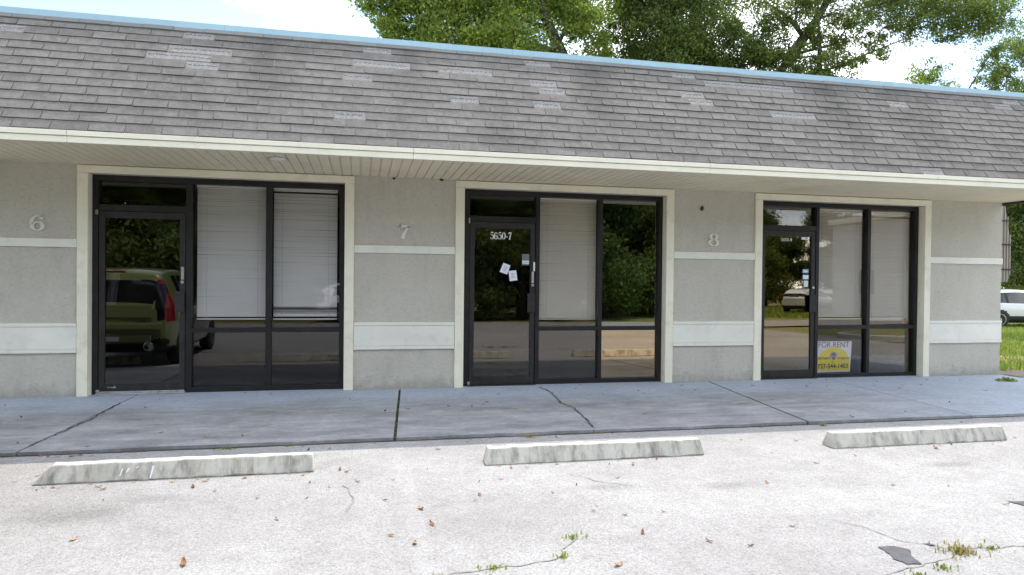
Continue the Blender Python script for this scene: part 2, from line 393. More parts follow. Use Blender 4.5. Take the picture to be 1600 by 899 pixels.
for u in UNITS:
    (a, b), (c, d) = u['o'], u['op']
    mb = MB(); mb.box(a, c, -.027, .0, .0, 2.563); mb.box(d, b, -.027, .0, .0, 2.563); mb.box(a, b, -.027, 0, 2.565, ZT)
    mb.box(c-.004, c+.003, .0, .10, 0, 2.56); mb.box(d-.003, d+.004, .0, .10, 0, 2.56)
    mb.build('window_trim', M['trim'], B, .003)

GT = math.tan(rad(.30))          # panes sit a hair out of plumb
def pane(name, x0, x1, z0, z1, mat, parent, y=.155):
    mb = MB(); f = lambda z: y + (z-1.2)*GT
    T = .006; n = [(x0,f(z0),z0),(x1,f(z0),z0),(x1,f(z1),z1),(x0,f(z1),z1)]
    mb.v += n + [(q[0], q[1]+T, q[2]) for q in n]
    mb.f += [(0,1,2,3),(7,6,5,4),(0,4,5,1),(1,5,6,2),(2,6,7,3),(3,7,4,0)]
    return mb.build(name, mat, parent)

Y0, Y1 = .10, .20
ZTR0, ZTR1 = 2.148, 2.222        # transom bar
DOORS = {}
for u in UNITS:
    (c, d) = u['op']; k = u['n']
    c += .003; d -= .003
    fr = MB()
    fr.box(c, c+u['lj'], Y0, Y1, 0, 2.562); fr.box(d-u['rj'], d, Y0, Y1, 0, 2.562)
    fr.box(c+u['lj'], d-u['rj'], Y0+.002, Y1, 2.498, 2.562)
    a0, a1 = u['a']; b0, b1 = u['b']
    fr.box(a0, a1, Y0, Y1, 0, 2.498); fr.box(b0, b1, Y0, Y1, 0, 2.498)
    fr.box(c+u['lj'], a0, Y0+.003, Y1, ZTR0, ZTR1)
    for x0, x1 in ((a1, b0), (b1, d-u['rj'])):
        fr.box(x0, x1, Y0+.003, Y1, .0, .058); fr.box(x0, x1, Y0+.003, Y1, .716, .769)
    W = fr.build('storefront_window', M['bronze'], B, .002)
    gt = 'g_clear' if k == 6 else 'g_mid'
    pane('window_pane', c+u['lj'], a0, ZTR1, 2.498, M['g_mid' if k == 8 else 'g_clear'], W)
    pane('window_pane', a1, b0, .769, 2.498, M[gt], W); pane('window_pane', b1, d-u['rj'], .769, 2.498, M[{6:'g_clear',7:'g_green',8:'g_mid'}[k]], W)
    pane('window_pane', a1, b0, .058, .716, M['g_clear' if k == 8 else gt], W); pane('window_pane', b1, d-u['rj'], .058, .716, M[{6:'g_clear',7:'g_bronze',8:'g_mid'}[k]], W)
    # door leaf
    x0, x1 = u['d']; x0 += .003; x1 -= .003; yd = Y0+.008; y2 = yd+.045; zt = ZTR0-.004
    df = MB(); sw = .062
    df.box(x0, x0+sw, yd, y2, .014, zt); df.box(x1-sw, x1, yd, y2, .014, zt)
    df.box(x0+sw, x1-sw, yd+.001, y2, zt-.078, zt); df.box(x0+sw, x1-sw, yd+.001, y2, .014, .122)
    D = df.build('entrance_door', M['bronze_worn'], B, .002); DOORS[k] = D
    pane('door_pane', x0+sw, x1-sw, .122, zt-.078, M[{6:'g_door_dark',7:'g_mid',8:'g_door'}[k]], D, yd+.022)
    xl = x1-.031
    mb = MB(); mb.box(xl-.075, xl+.030, yd-.038, yd-.026, .965, 1.212); mb.box(xl-.02, xl+.02, yd-.026, yd, 1.0, 1.03); mb.box(xl-.02, xl+.02, yd-.026, yd, 1.15, 1.18)
    mb.build('pull_handle', M['bronze_worn'], D, .004)
    mb = MB()
    if k != 8: mb.box(xl-.014, xl+.016, yd-.007, yd, 1.352, 1.502)
    mb.lathe([(.019, -.012), (.019, -.0115), (.017, 0)], (xl, yd, 1.322), 'Y', 16)
    mb.build('door_lock', M['steel'], D, .001)
    mb = MB(); mb.box(x0-.02, x1+.02, .045, .098, .0, .013)
    if k == 6: mb.box(x0-.005, x1+.003, .088, .0985, .0131, .034)
    mb.build('threshold', M['alu'] if k == 6 else M['bronze_worn'], D, .003)
    mb = MB(); mb.box(x0-.032, x0-.006, yd-.022, yd, 2.10, 2.155) if k == 6 else mb.box(x0-.02, x0-.004, yd-.016, yd, 2.12, 2.19)
    mb.build('hinge_pivot', M['tan'] if k == 6 else M['alu'], D, .002)
    mb = MB(); mb.box(x0-.022, x0+.01, yd-.02, yd, .012, .055); mb.build('hinge_pivot', M['alu'], D, .002)
mb = MB(); mb.box(2.322, 2.347, .098, .107, 1.508, 1.630); mb.build('latch_guard', M['white'], DOORS[7], .003)
mb = MB(); mb.box(-2.80, -2.72, .101, .109, .075, .085); mb.prism([(-2.745,.07),(-2.705,.07),(-2.725,.10)], lambda p, t: (p[0], t, p[1]), .099, .108); mb.build('door_stop_mark', M['alu'], DOORS[6])

# ------------------------------------------------------------------ stroke lettering (serif digits)
def offset_stroke(pts, ws):
    L, R = [], []
    for i, p in enumerate(pts):
        a = pts[max(i-1, 0)]; b = pts[min(i+1, len(pts)-1)]
        dx, dy = b[0]-a[0], b[1]-a[1]; l = math.hypot(dx, dy) or 1
        nx, ny = -dy/l, dx/l; w = ws[i]/2 if hasattr(ws, '__len__') else ws/2
        L.append((p[0]+nx*w, p[1]+ny*w)); R.append((p[0]-nx*w, p[1]-ny*w))
    return L, R
def arc(cx, cy, rx, ry, a0, a1, n=18, w0=.08, w1=.22):
    P, Wd = [], []
    for i in range(n+1):
        a = rad(a0+(a1-a0)*i/n); P.append((cx+rx*math.cos(a), cy+ry*math.sin(a))); Wd.append(w0+(w1-w0)*abs(math.cos(a))**1.2)
    return P, Wd
def disc(cx, cy, r, n=14): return [(cx+r*math.cos(2*math.pi*i/n), cy+r*math.sin(2*math.pi*i/n)) for i in range(n)]
def glyph(ch, th, tk):
    """list of ('s', pts, widths) strokes and ('p', outline) in a unit-high cell"""
    if ch == '8': return [('s', *arc(.34,.745,.20,.195,0,360,28,th,tk)), ('s', *arc(.34,.28,.25,.235,0,360,28,th,tk))], .68
    if ch == '0': return [('s', *arc(.34,.5,.24,.44,0,360,28,th,tk))], .68
    if ch == '6':
        P, Wd = arc(.40,.50,.30,.43,72,188,18,th,tk)
        return [('s', P, Wd), ('s', *arc(.36,.30,.24,.25,0,360,26,th,tk)), ('p', disc(.53,.80,.085))], .70
    if ch == '7': return [('s', [(.08,.90),(.60,.90)], [.19,.19]), ('p', [(.03,.70),(.10,.70),(.17,.985),(.07,.985)]), ('s', [(.60,.93),(.42,.60),(.30,.28),(.26,.02)], [.10,.13,.2,.24])], .66
    if ch == '5': return [('s', [(.18,.92),(.56,.92)], [.15,.15]), ('s', [(.18,.97),(.15,.52)], [th,th]), ('s', *arc(.32,.34,.26,.29,125,-140,24,th,tk)), ('p', disc(.14,.17,.085))], .66
    if ch == '-': return [('s', [(.05,.38),(.33,.38)], [.11,.11])], .40
    return [], .4
def lettering(text, x, z, h, y0, y1, th=.07, tk=.2, squeeze=1.0):
    mb = MB(); cx = x
    for ch in text:
        gl, adv = glyph(ch, th, tk)
        for gk in gl:
            fn = lambda p, t: (cx+p[0]*h*squeeze, t, z+p[1]*h)
            if gk[0] == 'p': mb.prism(gk[1], fn, y0, y1)
            else:
                L, R = offset_stroke(gk[1], gk[2])
                for i in range(len(L)-1): mb.prism([L[i], L[i+1], R[i+1], R[i]], fn, y0, y1)
        cx += adv*h*squeeze
    return mb
def textmesh(body, size, name, mat, loc, parent=None, ext=.001, align='LEFT', sx=1, font_off=0):
    cu = bpy.data.curves.new(name, 'FONT'); cu.body = body; cu.size = size; cu.extrude = ext; cu.align_x = align; cu.offset = font_off
    o = bpy.data.objects.new('tmp', cu); COL.objects.link(o)
    me = bpy.data.meshes.new_from_object(o.evaluated_get(bpy.context.evaluated_depsgraph_get()))
    bpy.data.objects.remove(o); bpy.data.curves.remove(cu)
    n = bpy.data.objects.new(name, me); COL.objects.link(n); me.materials.clear(); me.materials.append(mat)
    n.rotation_euler = (rad(90), 0, 0); n.location = loc; n.scale = (sx, 1, 1)
    if parent: n.parent = parent
    return n

lettering('5650-7', 1.737, 1.920, .098, .121, .1225, .035, .2, .80).build('door_lettering', M['letter'], DOORS[7])
textmesh('5650-8', .066, 'door_lettering', M['letter'], (6.022, .1215, 1.994), DOORS[8], .0006, sx=.98, font_off=-.0003)
for ch, x, lab in (('6', -3.565, 'raised cream number 6 on grey stucco left of the leftmost storefront'), ('7', .536, 'raised cream number 7 on grey stucco pier between the first two storefronts'), ('8', 4.797, 'raised cream number 8 on grey stucco pier below the brown mud lump')):
    o = lettering(ch, x, 1.887, .180, -.022, -.004, .07, .17, 1.27 if ch != '8' else 1.35).build('house_number', M['number'])
    tag(o, lab, 'house number', 'house numbers on the piers')

# ------------------------------------------------------------------ blinds
def blind(x0, x1, z0, z1, label, gaps=(), sag=()):
    yb = .235
    r = empty('window_blind', ((x0+x1)/2, yb, z1), label, 'blind', 'mini blinds behind the storefront glass')
    P = lambda mb, n, m, bv=0: (setattr(mb, 'v', [(v[0]-(x0+x1)/2, v[1]-yb, v[2]-z1) for v in mb.v]), mb.build(n, m, r, bv))[1]
    mb = MB(); mb.box(x0, x1, yb-.018, yb+.018, z1-.028, z1); P(mb, 'headrail', M['blind'], .002)
    sl = MB(); z = z1-.042; R = random.Random(int(x0*100)); pitch = .0205
    while z > z0+.03:
        a = rad(57+R.uniform(-1.3, 1.3)); skip = False
        for ga, gb in gaps:
            if ga < z < gb: skip = True
        for ga, gb in sag:
            if ga < z < gb: a = rad(15+R.uniform(-12, 25))
        if not skip:
            dz = R.uniform(-.001, .001); hw = .0125
            pr = []
            for q in (-1, -.35, .35, 1):
                u = q*hw; bow = .0018*(1-q*q)
                pr.append((yb + u*math.cos(a)*-1 - bow*math.sin(a), z+dz - u*math.sin(a)*-1*-1 - bow*math.cos(a)*-1))
            t0 = R.uniform(-.0012, .0012)
            for i in range(3):
                (ya, za), (yc, zc) = pr[i], pr[i+1]
                sl.quad((x0+.004, ya, za-t0), (x1-.004, ya, za+t0), (x1-.004, yc, zc+t0), (x0+.004, yc, zc-t0))
        z -= pitch
    s = P(sl, 'slats', M['blind'])
    mb = MB(); mb.box(x0+.003, x1-.003, yb-.014, yb+.014, z0, z0+.016); P(mb, 'bottom_rail', M['blind'], .002)
    cd = MB()
    for f in (.14, .86):
        xx = x0+(x1-x0)*f; cd.box(xx-.001, xx+.001, yb-.0145, yb-.0135, z0+.016, z1-.03)
    P(cd, 'ladder_cord', M['print'])
blind(-1.862, -1.045, .865, 2.510, 'closed blind beside the door of storefront 6, dark gap along its left edge')
blind(-.978, -.205, .862, 2.512, 'closed blind in the right window of storefront 6, bent slats near its foot', gaps=((2.435,2.452),), sag=((.95,1.02),))
blind(2.428, 3.246, .855, 2.508, 'closed blind in the middle window of storefront 7, its only blind')
blind(6.655, 7.470, .850, 2.495, 'closed blind of storefront 8 hanging above the yellow rental sign')
blind(7.540, 8.310, .832, 2.485, 'closed blind in the rightmost window of all, slipped slats near its top', gaps=((2.395,2.412),))

# ------------------------------------------------------------------ notices, stickers, sign
def flat(name, quad, y, mat, label, cat, group=None, th=.0008):
    """quad of (x,z) corners, flat card facing the lot"""
    cx = sum(q[0] for q in quad)/4; cz = sum(q[1] for q in quad)/4
    mb = MB(); mb.prism([(q[0]-cx, q[1]-cz) for q in quad], lambda p, t: (p[0], t, p[1]), 0, th)
    o = mb.build(name, mat); o.location = (cx, y, cz); return tag(o, label, cat, group)
yp = .1215
n1 = flat('paper_notice', [(1.922,1.615),(2.016,1.580),(1.973,1.460),(1.872,1.494)], yp, M['paper'], 'white paper notice taped at a tilt on door 7, upper left of the pair', 'notice', 'paper notices on the door')
n2 = flat('paper_notice', [(1.990,1.506),(2.094,1.518),(2.113,1.386),(2.010,1.372)], yp-.002, M['paper'], 'white paper notice nearly upright on door 7, lower right of the pair', 'notice', 'paper notices on the door')
for o, a in ((n1, -.36), (n2, .1)):
    mb = MB()
    for i in range(4):
        zz = .03-.018*i; xx = .022+.006*(i % 2)
        ca, sa = math.cos(a), math.sin(a)
        q = [(-xx, zz), (xx, zz), (xx, zz-.006), (-xx, zz-.006)]
        mb.prism([(p[0]*ca-p[1]*sa, p[0]*sa+p[1]*ca) for p in q], lambda p, t: (p[0], t, p[1]), -.0006, 0)
    mb.build('printed_lines', M['print'], o)
R4 = lambda x0, x1, z0, z1: [(x0,z1),(x1,z1),(x1,z0),(x0,z0)]
flat('sticker', R4(2.172,2.272,1.650,1.735), yp, M['sticker_grey'], 'dark grey square sticker near the lock on door 7', 'sticker')
o = flat('sticker', R4(2.176,2.270,1.603,1.648), yp, M['sticker_pale'], 'small pale label under the dark grey sticker on door 7', 'sticker')
mb = MB(); mb.box(-.025, .025, -.0006, 0, -.006, .003); mb.build('printed_lines', M['print'], o)
flat('sticker', R4(2.172,2.272,1.586,1.601), yp, M['sticker_grey'], 'thin grey strip sticker below the pale label on door 7', 'sticker')
o = flat('sticker', R4(6.361,6.470,2.022,2.060), yp, M['paper'], 'white label with grey print at the top right corner of door 8', 'sticker')
mb = MB(); mb.box(.005, .045, -.0006, 0, -.008, .010); mb.build('printed_lines', M['print'], o)
o = flat('sticker', R4(6.385,6.482,1.535,1.590), yp, M['sticker_blue'], 'blue sticker above the white one beside the pull on door 8', 'sticker')
mb = MB(); mb.box(-.03, .03, -.0006, 0, -.008, .008); mb.build('printed_lines', M['paper'], o)
flat('sticker', R4(6.392,6.484,1.445,1.508), yp, M['paper'], 'white sticker under the blue one on door 8', 'sticker')
flat('sticker', R4(6.410,6.478,1.332,1.425), yp, M['sticker_pale'], 'tall pale blue sticker, lowest of three on door 8', 'sticker')
for x, z, w, lab in ((6.672, .800, .035, 'small faded red tape scrap above the sill rail beside door 8'), (8.225, .830, .075, 'larger faded red tape scrap at the lower right corner of the last window')):
    mb = MB(); mb.box(-w/2, w/2, .0, .006, -.03, .03); mb.box(-w/2+.01, w/2+.008, -.006, .0, -.038, -.008)
    o = mb.build('tape_scrap', M['red'], None, .003); o.location = (x, .215 if x > 8 else .18, z); tag(o, lab, 'tape', 'red tape scraps in storefront 8')

sg = empty('rental_sign', (6.96, .172, .065), 'yellow and white FOR RENT sign standing inside the window of storefront 8', 'sign')
def local(mb, n, m): 
    o = mb.build(n, m, sg); return o
mb = MB(); mb.prism([(-.312,.0),(.286,.004),(.312,.462),(-.316,.462)], lambda p, t: (p[0], t, p[1]), 0, .006); mb.build('sign_board', M['sign_white'], sg)
ys = -.0025
dome = [(-.285,.03),(.268,.03),(.274,.18)] + [(.0+.265*math.cos(rad(a)), .18+.19*math.sin(rad(a))) for a in range(8, 176, 8)] + [(-.285,.18)]
mb = MB(); mb.prism(dome, lambda p, t: (p[0], t, p[1]), ys, -.0002); mb.build('sun_panel', M['sign_yellow'], sg)
def tx(body, size, x, z, mat, name, sx=1, off=0, align='CENTER'): 
    return textmesh(body, size, name, mat, (x, ys-.0015, z), sg, .0006, align, sx, off)
tx('FOR RENT', .118, -.0, .372, M['sign_grey'], 'sign_lettering', .96, -.0004)
tx('727-544-1403', .092, -.008, .062, M['ink'], 'sign_lettering', 1.0, .0022)
mb = MB()
R = random.Random(3); x = -.285
while x < .27:                       # unreadable line of small dark capitals across the sun
    w = R.uniform(.014, .026)
    if R.random() > .14 and not -.065 < x < .055:
        mb.box(x, x+w*.35, ys-.002, ys, .192, .222); mb.box(x, x+w*.8, ys-.0024, ys-.0004, R.choice((.192,.204,.214)), R.choice((.2,.21,.222)) if False else .222 if R.random() > .5 else .226)
    x += w+.006
mb.build('small_print', M['sign_grey'], sg)
tx('Inc', .032, -.01, .145, M['sign_grey'], 'small_print')
mb = MB(); mb.poly  # grey emblem: roof, trunk and fronds
e = [(-.055,.225),(-.062,.262),(-.04,.295),(0,.312),(.04,.295),(.062,.262),(.055,.225),(.02,.214),(-.02,.214)]
mb.prism(e, lambda p, t: (p[0]-.0, t, p[1]), ys-.0022, ys-.0004); mb.build('sign_emblem', M['print'], sg)
mb = MB()
mb.box(-.022, .022, ys-.0042, ys-.0024, .19, .226)
for a in (-60, -20, 20, 60, 100, 140, 180, 220):
    ca, sa = math.cos(rad(a)), math.sin(rad(a)); mb.prism([(0,.265),(ca*.02-sa*.008, .265+sa*.02+ca*.008),(ca*.05,.265+sa*.04),(ca*.02+sa*.008,.265+sa*.02-ca*.008)], lambda p, t: (p[0], t, p[1]), ys-.0045, ys-.0024)
mb.build('sign_emblem', M['sign_grey'], sg)

# ------------------------------------------------------------------ soffit, fascia, roof
YF, ZFB, ZFT = -1.417, 2.666, 2.770
YR, ZR = -.361, 4.187
SL = math.atan2(ZR-ZFT, YR-YF); LEN = math.hypot(ZR-ZFT, YR-YF)
RX0, RX1 = XL-.02, XR+.03
sf = MB(); x = RX0; pw = .1095
while x < RX1-.02:
    x2 = min(x+pw, RX1)
    sf.box(x, x2-.012, YF+.02, -.001, ZS, ZS+.02)
    sf.box(x2-.012, x2, YF+.02, -.001, ZS+.013, ZS+.02)
    x = x2
sf.build('soffit', M['soffit'], B)
ft = MB(); seam = [RX0, -5.9, -2.66, .62, 4.05, 7.2, RX1]
for a, b in zip(seam[:-1], seam[1:]):
    ft.box(a+.0012, b-.0012, YF, YF+.022, ZFB-.012, ZFB+.05); ft.box(a+.0012, b-.0012, YF-.012, YF+.022, ZFB+.053, ZFT)
ft.build('fascia', M['fascia'], B, .004)
mb = MB(); mb.box(RX1-.028, RX1, YF+.03, .02, ZS-.040, ZS-.004); mb.box(RX1-.028, RX1, .02, YB, ZS-.04, ZS+.30); mb.build('rake_board', M['brown'], B, .003)
roof = MB()
cS, sS = math.cos(SL), math.sin(SL)
nv = Vector((0, -sS, cS))
def rp(x, s, h=0): return (x, YF-.03*0 + s*cS + nv.y*h, ZFT + s*sS + nv.z*h)
roof.quad(rp(RX0,-.02), rp(RX1,-.02), rp(RX1,LEN), rp(RX0,LEN))
roof.quad((RX0,YR,ZR), (RX1,YR,ZR), (RX1,YB,ZR-.15), (RX0,YB,ZR-.15))
roof.quad((RX0,YB,ZR-.15),(RX1,YB,ZR-.15),(RX1,YB,3.7),(RX0,YB,3.7))
for X in (RX0, RX1): roof.poly([(X,YF,ZFT),(X,YR,ZR),(X,YB,ZR-.15),(X,YB,2.7),(X,YF,2.7)])
roof_o = roof.build('roof', M['slot'], B)
EXP, TAB = .1316, .3265
missing = [(-3.63,-3.44,1.48),(-1.98,-1.67,1.59),(-1.84,-1.51,1.43),(-2.01,-1.68,1.3),(-1.87,-1.52,1.15),(-.22,.1,1.14),(-.04,.29,1.59),(.13,.46,1.44),(-.09,.25,.43),(1.12,1.47,1.43),(1.11,1.27,1.17),(1.1,1.42,.9),(2.12,2.47,1.68),(1.93,2.26,1.31),(2.11,2.44,1.17),(2.11,2.42,.9),(4.09,4.47,1.63),(4.61,5.64,1.56),(3.93,4.28,1.3),(4.1,4.42,1.12),(5.26,5.95,1.0),(7.16,7.49,1.44),(9.11,9.53,1.64),(8.9,9.34,1.54),(9.0,9.22,1.03),(7.12,7.41,.05)]
sh = MB(); R = random.Random(11)
ncourse = 13
for c in range(ncourse):
    s0 = c*EXP; xs = RX0 - (c*.345 % 1)*TAB - R.uniform(0, .03); jog = R.uniform(-.003, .003)
    lim = LEN-.035
    x = xs
    while x < RX1:
        xa, xb = max(x+.0045+R.uniform(-.001,.002), RX0), min(x+TAB-.0045+R.uniform(-.002,.001), RX1)
        xm = (xa+xb)/2; gone = None
        for a, b, s in missing:
            if abs(s-(s0+EXP*.5)) < EXP*.5 and a-.02 < xm < b+.02: gone = (a, b)
        if gone and xb-xa > .02:
            nb = 7; bare = MB(); adh = MB()
            pts = [xa-.003 + (xb-xa+.006)*i/nb for i in range(nb+1)]
            top = [min(s0+EXP*R.uniform(.70,.95), lim) for _ in pts]
            for i in range(nb):
                bare.quad(rp(pts[i],s0+.004,.003), rp(pts[i+1],s0+.004,.003), rp(pts[i+1],top[i+1],.003), rp(pts[i],top[i],.003))
            q = xa+.008
            while q < xb-.03:
                w = R.uniform(.022,.05); h = s0+EXP*R.uniform(.42,.52)
                adh.quad(rp(q,h,.0045), rp(q+w,h+R.uniform(-.004,.004),.0045), rp(q+w,h+.011,.0045), rp(q,h+.012,.0045)); q += w+R.uniform(.006,.02)
            na = len(bare.f); n0 = len(bare.v); bare.v += adh.v; bare.f += [tuple(i+n0 for i in f) for f in adh.f]
            bo = bare.build('bare_patch', [M['bare'], M['adhesive']], roof_o, fixn=False)
            for i in range(na, len(bo.data.polygons)): bo.data.polygons[i].material_index = 1
            # ragged shadow line where the course above was lifted
            sh.quad(rp(xa,min(s0+EXP*.97,lim),.006), rp(xb,min(s0+EXP*.97,lim),.006), rp(xb,min(s0+EXP*1.02,lim),.006), rp(xa,min(s0+EXP*1.02,lim),.006))
        elif xb-xa > .02:
            lift = .0095+R.uniform(0,.006); d0 = jog+R.uniform(-.0035,.0035); tw = R.uniform(-.0025,.0025)
            s1 = min(s0+EXP+.012, lim)
            a0, b0 = rp(xa,s0+d0-tw,lift), rp(xb,s0+d0+tw,lift); a1, b1 = rp(xa,s1,.002), rp(xb,s1,.002)
            g0, h0 = rp(xa,s0+d0-tw,0), rp(xb,s0+d0+tw,0); g1, h1 = rp(xa,s1,0), rp(xb,s1,0)
            n = len(sh.v); sh.v += [a0,b0,b1,a1,g0,h0,h1,g1]
            sh.f += [(n,n+1,n+2,n+3),(n+4,n+5,n+1,n),(n+5,n+6,n+2,n+1),(n+7,n+4,n,n+3)]
        x += TAB
so_ = sh.build('shingles', [M['shingle'], M['shingle_butt']], roof_o, fixn=False)
for p in so_.data.polygons:
    if p.normal.y < -.97 or p.normal.dot(nv) < .3: p.material_index = 1
cp = MB(); x = RX0; s0 = 12.83*EXP
while x < RX1:
    xb = min(x+.318, RX1); l = .016+R.uniform(0,.004)
    cp.box(x+.002, xb-.002, 0, 1, 0, 1, rot=lambda v: Vector(rp(v.x, s0+R.uniform(-.002,.002)+v.y*(LEN-s0-.002), .004+v.z*l)))
    x += .318
cp.build('cap_shingles', M['cap'], roof_o)
de = MB(); seam = [RX0, -4.6, -1.45, 1.9, 4.85, 7.6, RX1]
for a, b in zip(seam[:-1], seam[1:]):
    de.box(a+.001, b-.001, YR-.028, YR-.008, ZR-.012, ZR+.066); de.box(a+.001, b-.001, YR-.0075, YR+.12, ZR+.052, ZR+.064)
de.build('drip_edge', M['blue_metal'], roof_o, .002)

# soffit vent light, mud lumps
lt = empty('soffit_light', (-.79,-1.02,ZS), 'flush round white soffit light over storefront 6', 'light fitting')
mb = MB(); mb.lathe([(.098,-.006),(.104,-.004),(.104,0)], (0,0,0), 'Z', 28); mb.build('trim_ring', M['alu'], lt)
mb = MB(); mb.lathe([(.02,-.02),(.05,-.018),(.08,-.011),(.088,-.0065)], (0,0,0), 'Z', 28); mb.build('diffuser', M['white'], lt, smooth=True)
def lump(loc, r, sc, label, group=None):
    bm = bmesh.new(); bmesh.ops.create_icosphere(bm, subdivisions=2, radius=r)
    for v in bm.verts: v.co = Vector((v.co.x*sc[0], v.co.y*sc[1], v.co.z*sc[2]))*(1+rnd.uniform(-.18,.18))
    me = bpy.data.meshes.new('mud_nest'); bm.to_mesh(me); bm.free(); me.materials.append(M['mud'])
    o = bpy.data.objects.new('mud_nest', me); COL.objects.link(o); o.location = loc; return tag(o, label, 'insect nest', group)
lump((4.70,-.012,2.41), .028, (.85,.7,1.25), 'dark brown mud lump on the stucco above the number 8', 'mud lumps on the wall')
lump((.48,-.012,2.645), .018, (1,.8,.7), 'tiny dark mud lump under the soffit above the number 7, left one', 'mud lumps on the wall')
lump((1.08,-.014,2.652), .022, (1.2,.8,.7), 'tiny dark mud lump under the soffit at the corner of storefront 7 trim', 'mud lumps on the wall')

# ------------------------------------------------------------------ awning on the end wall
aw = empty('window_awning', (XR+.0,.3,1.44), 'brown ribbed metal awning on the end wall right of the corner', 'awning')
prof = [(.02,1.24),(.40,1.22),(.45,1.0),(.49,.78),(.52,.40),(.53,.17),(.50,.07),(.45,.02),(.37,-.0),(.02,.0)]
mb = MB(); outer = prof[1:-1]
for (x0, z0), (x1, z1) in zip(prof[:-2], prof[1:-1]):
    mb.prism([(x0,z0),(x1,z1),(x1-.012,z1-.006),(x0-.012,z0-.006)], lambda p, t: (p[0], t, p[1]), .0, 2.2)
mb.build('hood', M['bronze_awning'], aw)
for yy in (.0, 2.19):
    mb = MB(); mb.prism(prof, lambda p, t: (p[0], yy+t, p[1]), .0, .008); mb.build('side_panel', M['bronze_awning'], aw)
mb = MB()
for k in range(9):
    xx = .05+k*.055; zt = np.interp(xx, [.02,.40,.45,.49,.52], [1.23,1.20,.98,.76,.40]); zb = .0 if xx < .44 else .05+(xx-.44)*1.2
    if zt > zb: mb.box(xx-.007, xx+.007, -.014, -.001, zb, zt)
mb.build('side_rib', M['awning_rib'], aw)
for zz in (.98, .60, .20):
    mb = MB(); mb.box(.02, np.interp(zz, [.14,.30,.72,1.04], [.53,.525,.49,.44])+.02, -.022, -.0145, zz-.012, zz+.012); mb.build('brace', M['brown'], aw)
for za in (.105, .195):
    mb = MB(); mb.box(.50,.60,-.02,-.001,za,za+.018); mb.build('bracket', M['brown'], aw)

# ------------------------------------------------------------------ ground, lot, walkway
def gz(x, y):
    a = min(max((x-11)/12, 0), 1); a = a*a*(3-2*a); b = min(max((-y-16)/12, 0), 1)
    return -.062 - .20*a*(1 if y > -3 else .3)
gv, gf = [], []
xs = [-400,-150,-60,-30]+[-24+2*i for i in range(38)]+[70,160,400]; ysl = [-400,-150,-70]+[-48+2*i for i in range(52)]+[80,160,400]
for y in ysl:
    for x in xs: gv.append((x, y, gz(x, y)))
nx = len(xs)
for j in range(len(ysl)-1):
    for i in range(nx-1): gf.append((j*nx+i, j*nx+i+1, (j+1)*nx+i+1, (j+1)*nx+i))
go = MB(); go.v, go.f = gv, gf
tag(go.build('ground', M['ground'], smooth=True), kind='structure')
YS = -2.68
mb = MB(); mb.quad((-30,-16.2,LZ),(13.2,-16.2,LZ),(13.2,YS+.06,LZ),(-30,YS+.06,LZ)); mb.quad((13.2,-12.8,LZ),(30,-15.5,LZ),(30,-20.5,LZ),(13.2,-16.2,LZ))
tag(mb.build('parking_lot', M['lot']), kind='structure')
wk = MB()
joints = [(-9,-9),(-2.45,-2.53),(.578,.388),(2.37,2.22),(4.84,4.47),(6.72,6.43),(12.2,12.2)]
jw = [0,.008,.014,.0015,.014,.008,0]
ysb, ysf = -.001, YS
def zj(): return R.uniform(-.004, .004)
for i in range(len(joints)-1):
    (a0, a1), (b0, b1) = joints[i], joints[i+1]; wa, wb = jw[i], jw[i+1]
    z = zj()*.4
    yb = ysb if i < 5 else -.001
    n = 14
    F = [(a1+wa+(b1-wb-a1-wa)*k/n, ysf+R.uniform(-.012,.012)) for k in range(n+1)]
    wk.poly([(a0+wa,yb,z),*[(p[0],p[1],z) for p in F],(b0-wb,yb,z)])
    for k in range(n): wk.quad((F[k][0],F[k][1],z),(F[k][0],F[k][1],-.10),(F[k+1][0],F[k+1][1],-.10),(F[k+1][0],F[k+1][1],z))
    wk.quad((a0+wa,yb,z),(a0+wa,yb,-.1),(a1+wa,F[0][1],-.1),(a1+wa,F[0][1],z)); wk.quad((b0-wb,yb,z),(b0-wb,yb,-.1),(b1-wb,F[-1][1],-.1),(b1-wb,F[-1][1],z))
for u in UNITS: wk.quad((u['op'][0],-.001,-.0005),(u['op'][1],-.001,-.0005),(u['op'][1],.204,-.0005),(u['op'][0],.204,-.0005))
tag(wk.build('sidewalk', M['walk']), kind='structure')
mb = MB(); mb.quad((-9,YS+.03,-.022),(12.2,YS+.03,-.022),(12.2,-.002,-.022),(-9,-.002,-.022))
# dirt packed along the walkway lip
xx = -8.5
while xx < 12:
    w = R.uniform(.15,.5); y0 = YS-.018; mb.poly([(xx,y0+.03,LZ+.004),(xx,y0-R.uniform(.0,.012),LZ+.004),(xx+w,y0-R.uniform(.0,.012),LZ+.004),(xx+w,y0+.03,LZ+.004)]); xx += w
tag(mb.build('joint_dirt', M['joint']), kind='structure')
# jagged cracks and old patches in lot and walkway
def crack(pts, w, z, mb):
    P = []
    for (x0,y0),(x1,y1) in zip(pts[:-1], pts[1:]):
        L = math.hypot(x1-x0,y1-y0); n = max(2, int(L/.05))
        for k in range(n): P.append((x0+(x1-x0)*k/n+R.uniform(-.014,.014), y0+(y1-y0)*k/n+R.uniform(-.014,.014)))
    P.append(pts[-1])
    W = [w*R.uniform(.25,1.2) for _ in P]; W[0] = W[-1] = .001
    L_, R_ = offset_stroke(P, W)
    for i in range(len(P)-1): mb.quad((*L_[i],z),(*L_[i+1],z),(*R_[i+1],z),(*R_[i],z))
mb = MB()
crack([(2.36,-.15),(2.40,-.5),(2.31,-1.3),(2.36,-1.6),(2.25,-2.6)], .022, .006, mb)
crack([(-2.46,-.5),(-2.47,-.9),(-2.44,-1.4),(-2.52,-2.5)], .02, .006, mb)
tag(mb.build('pavement_crack', M['joint'], fixn=False), kind='structure')
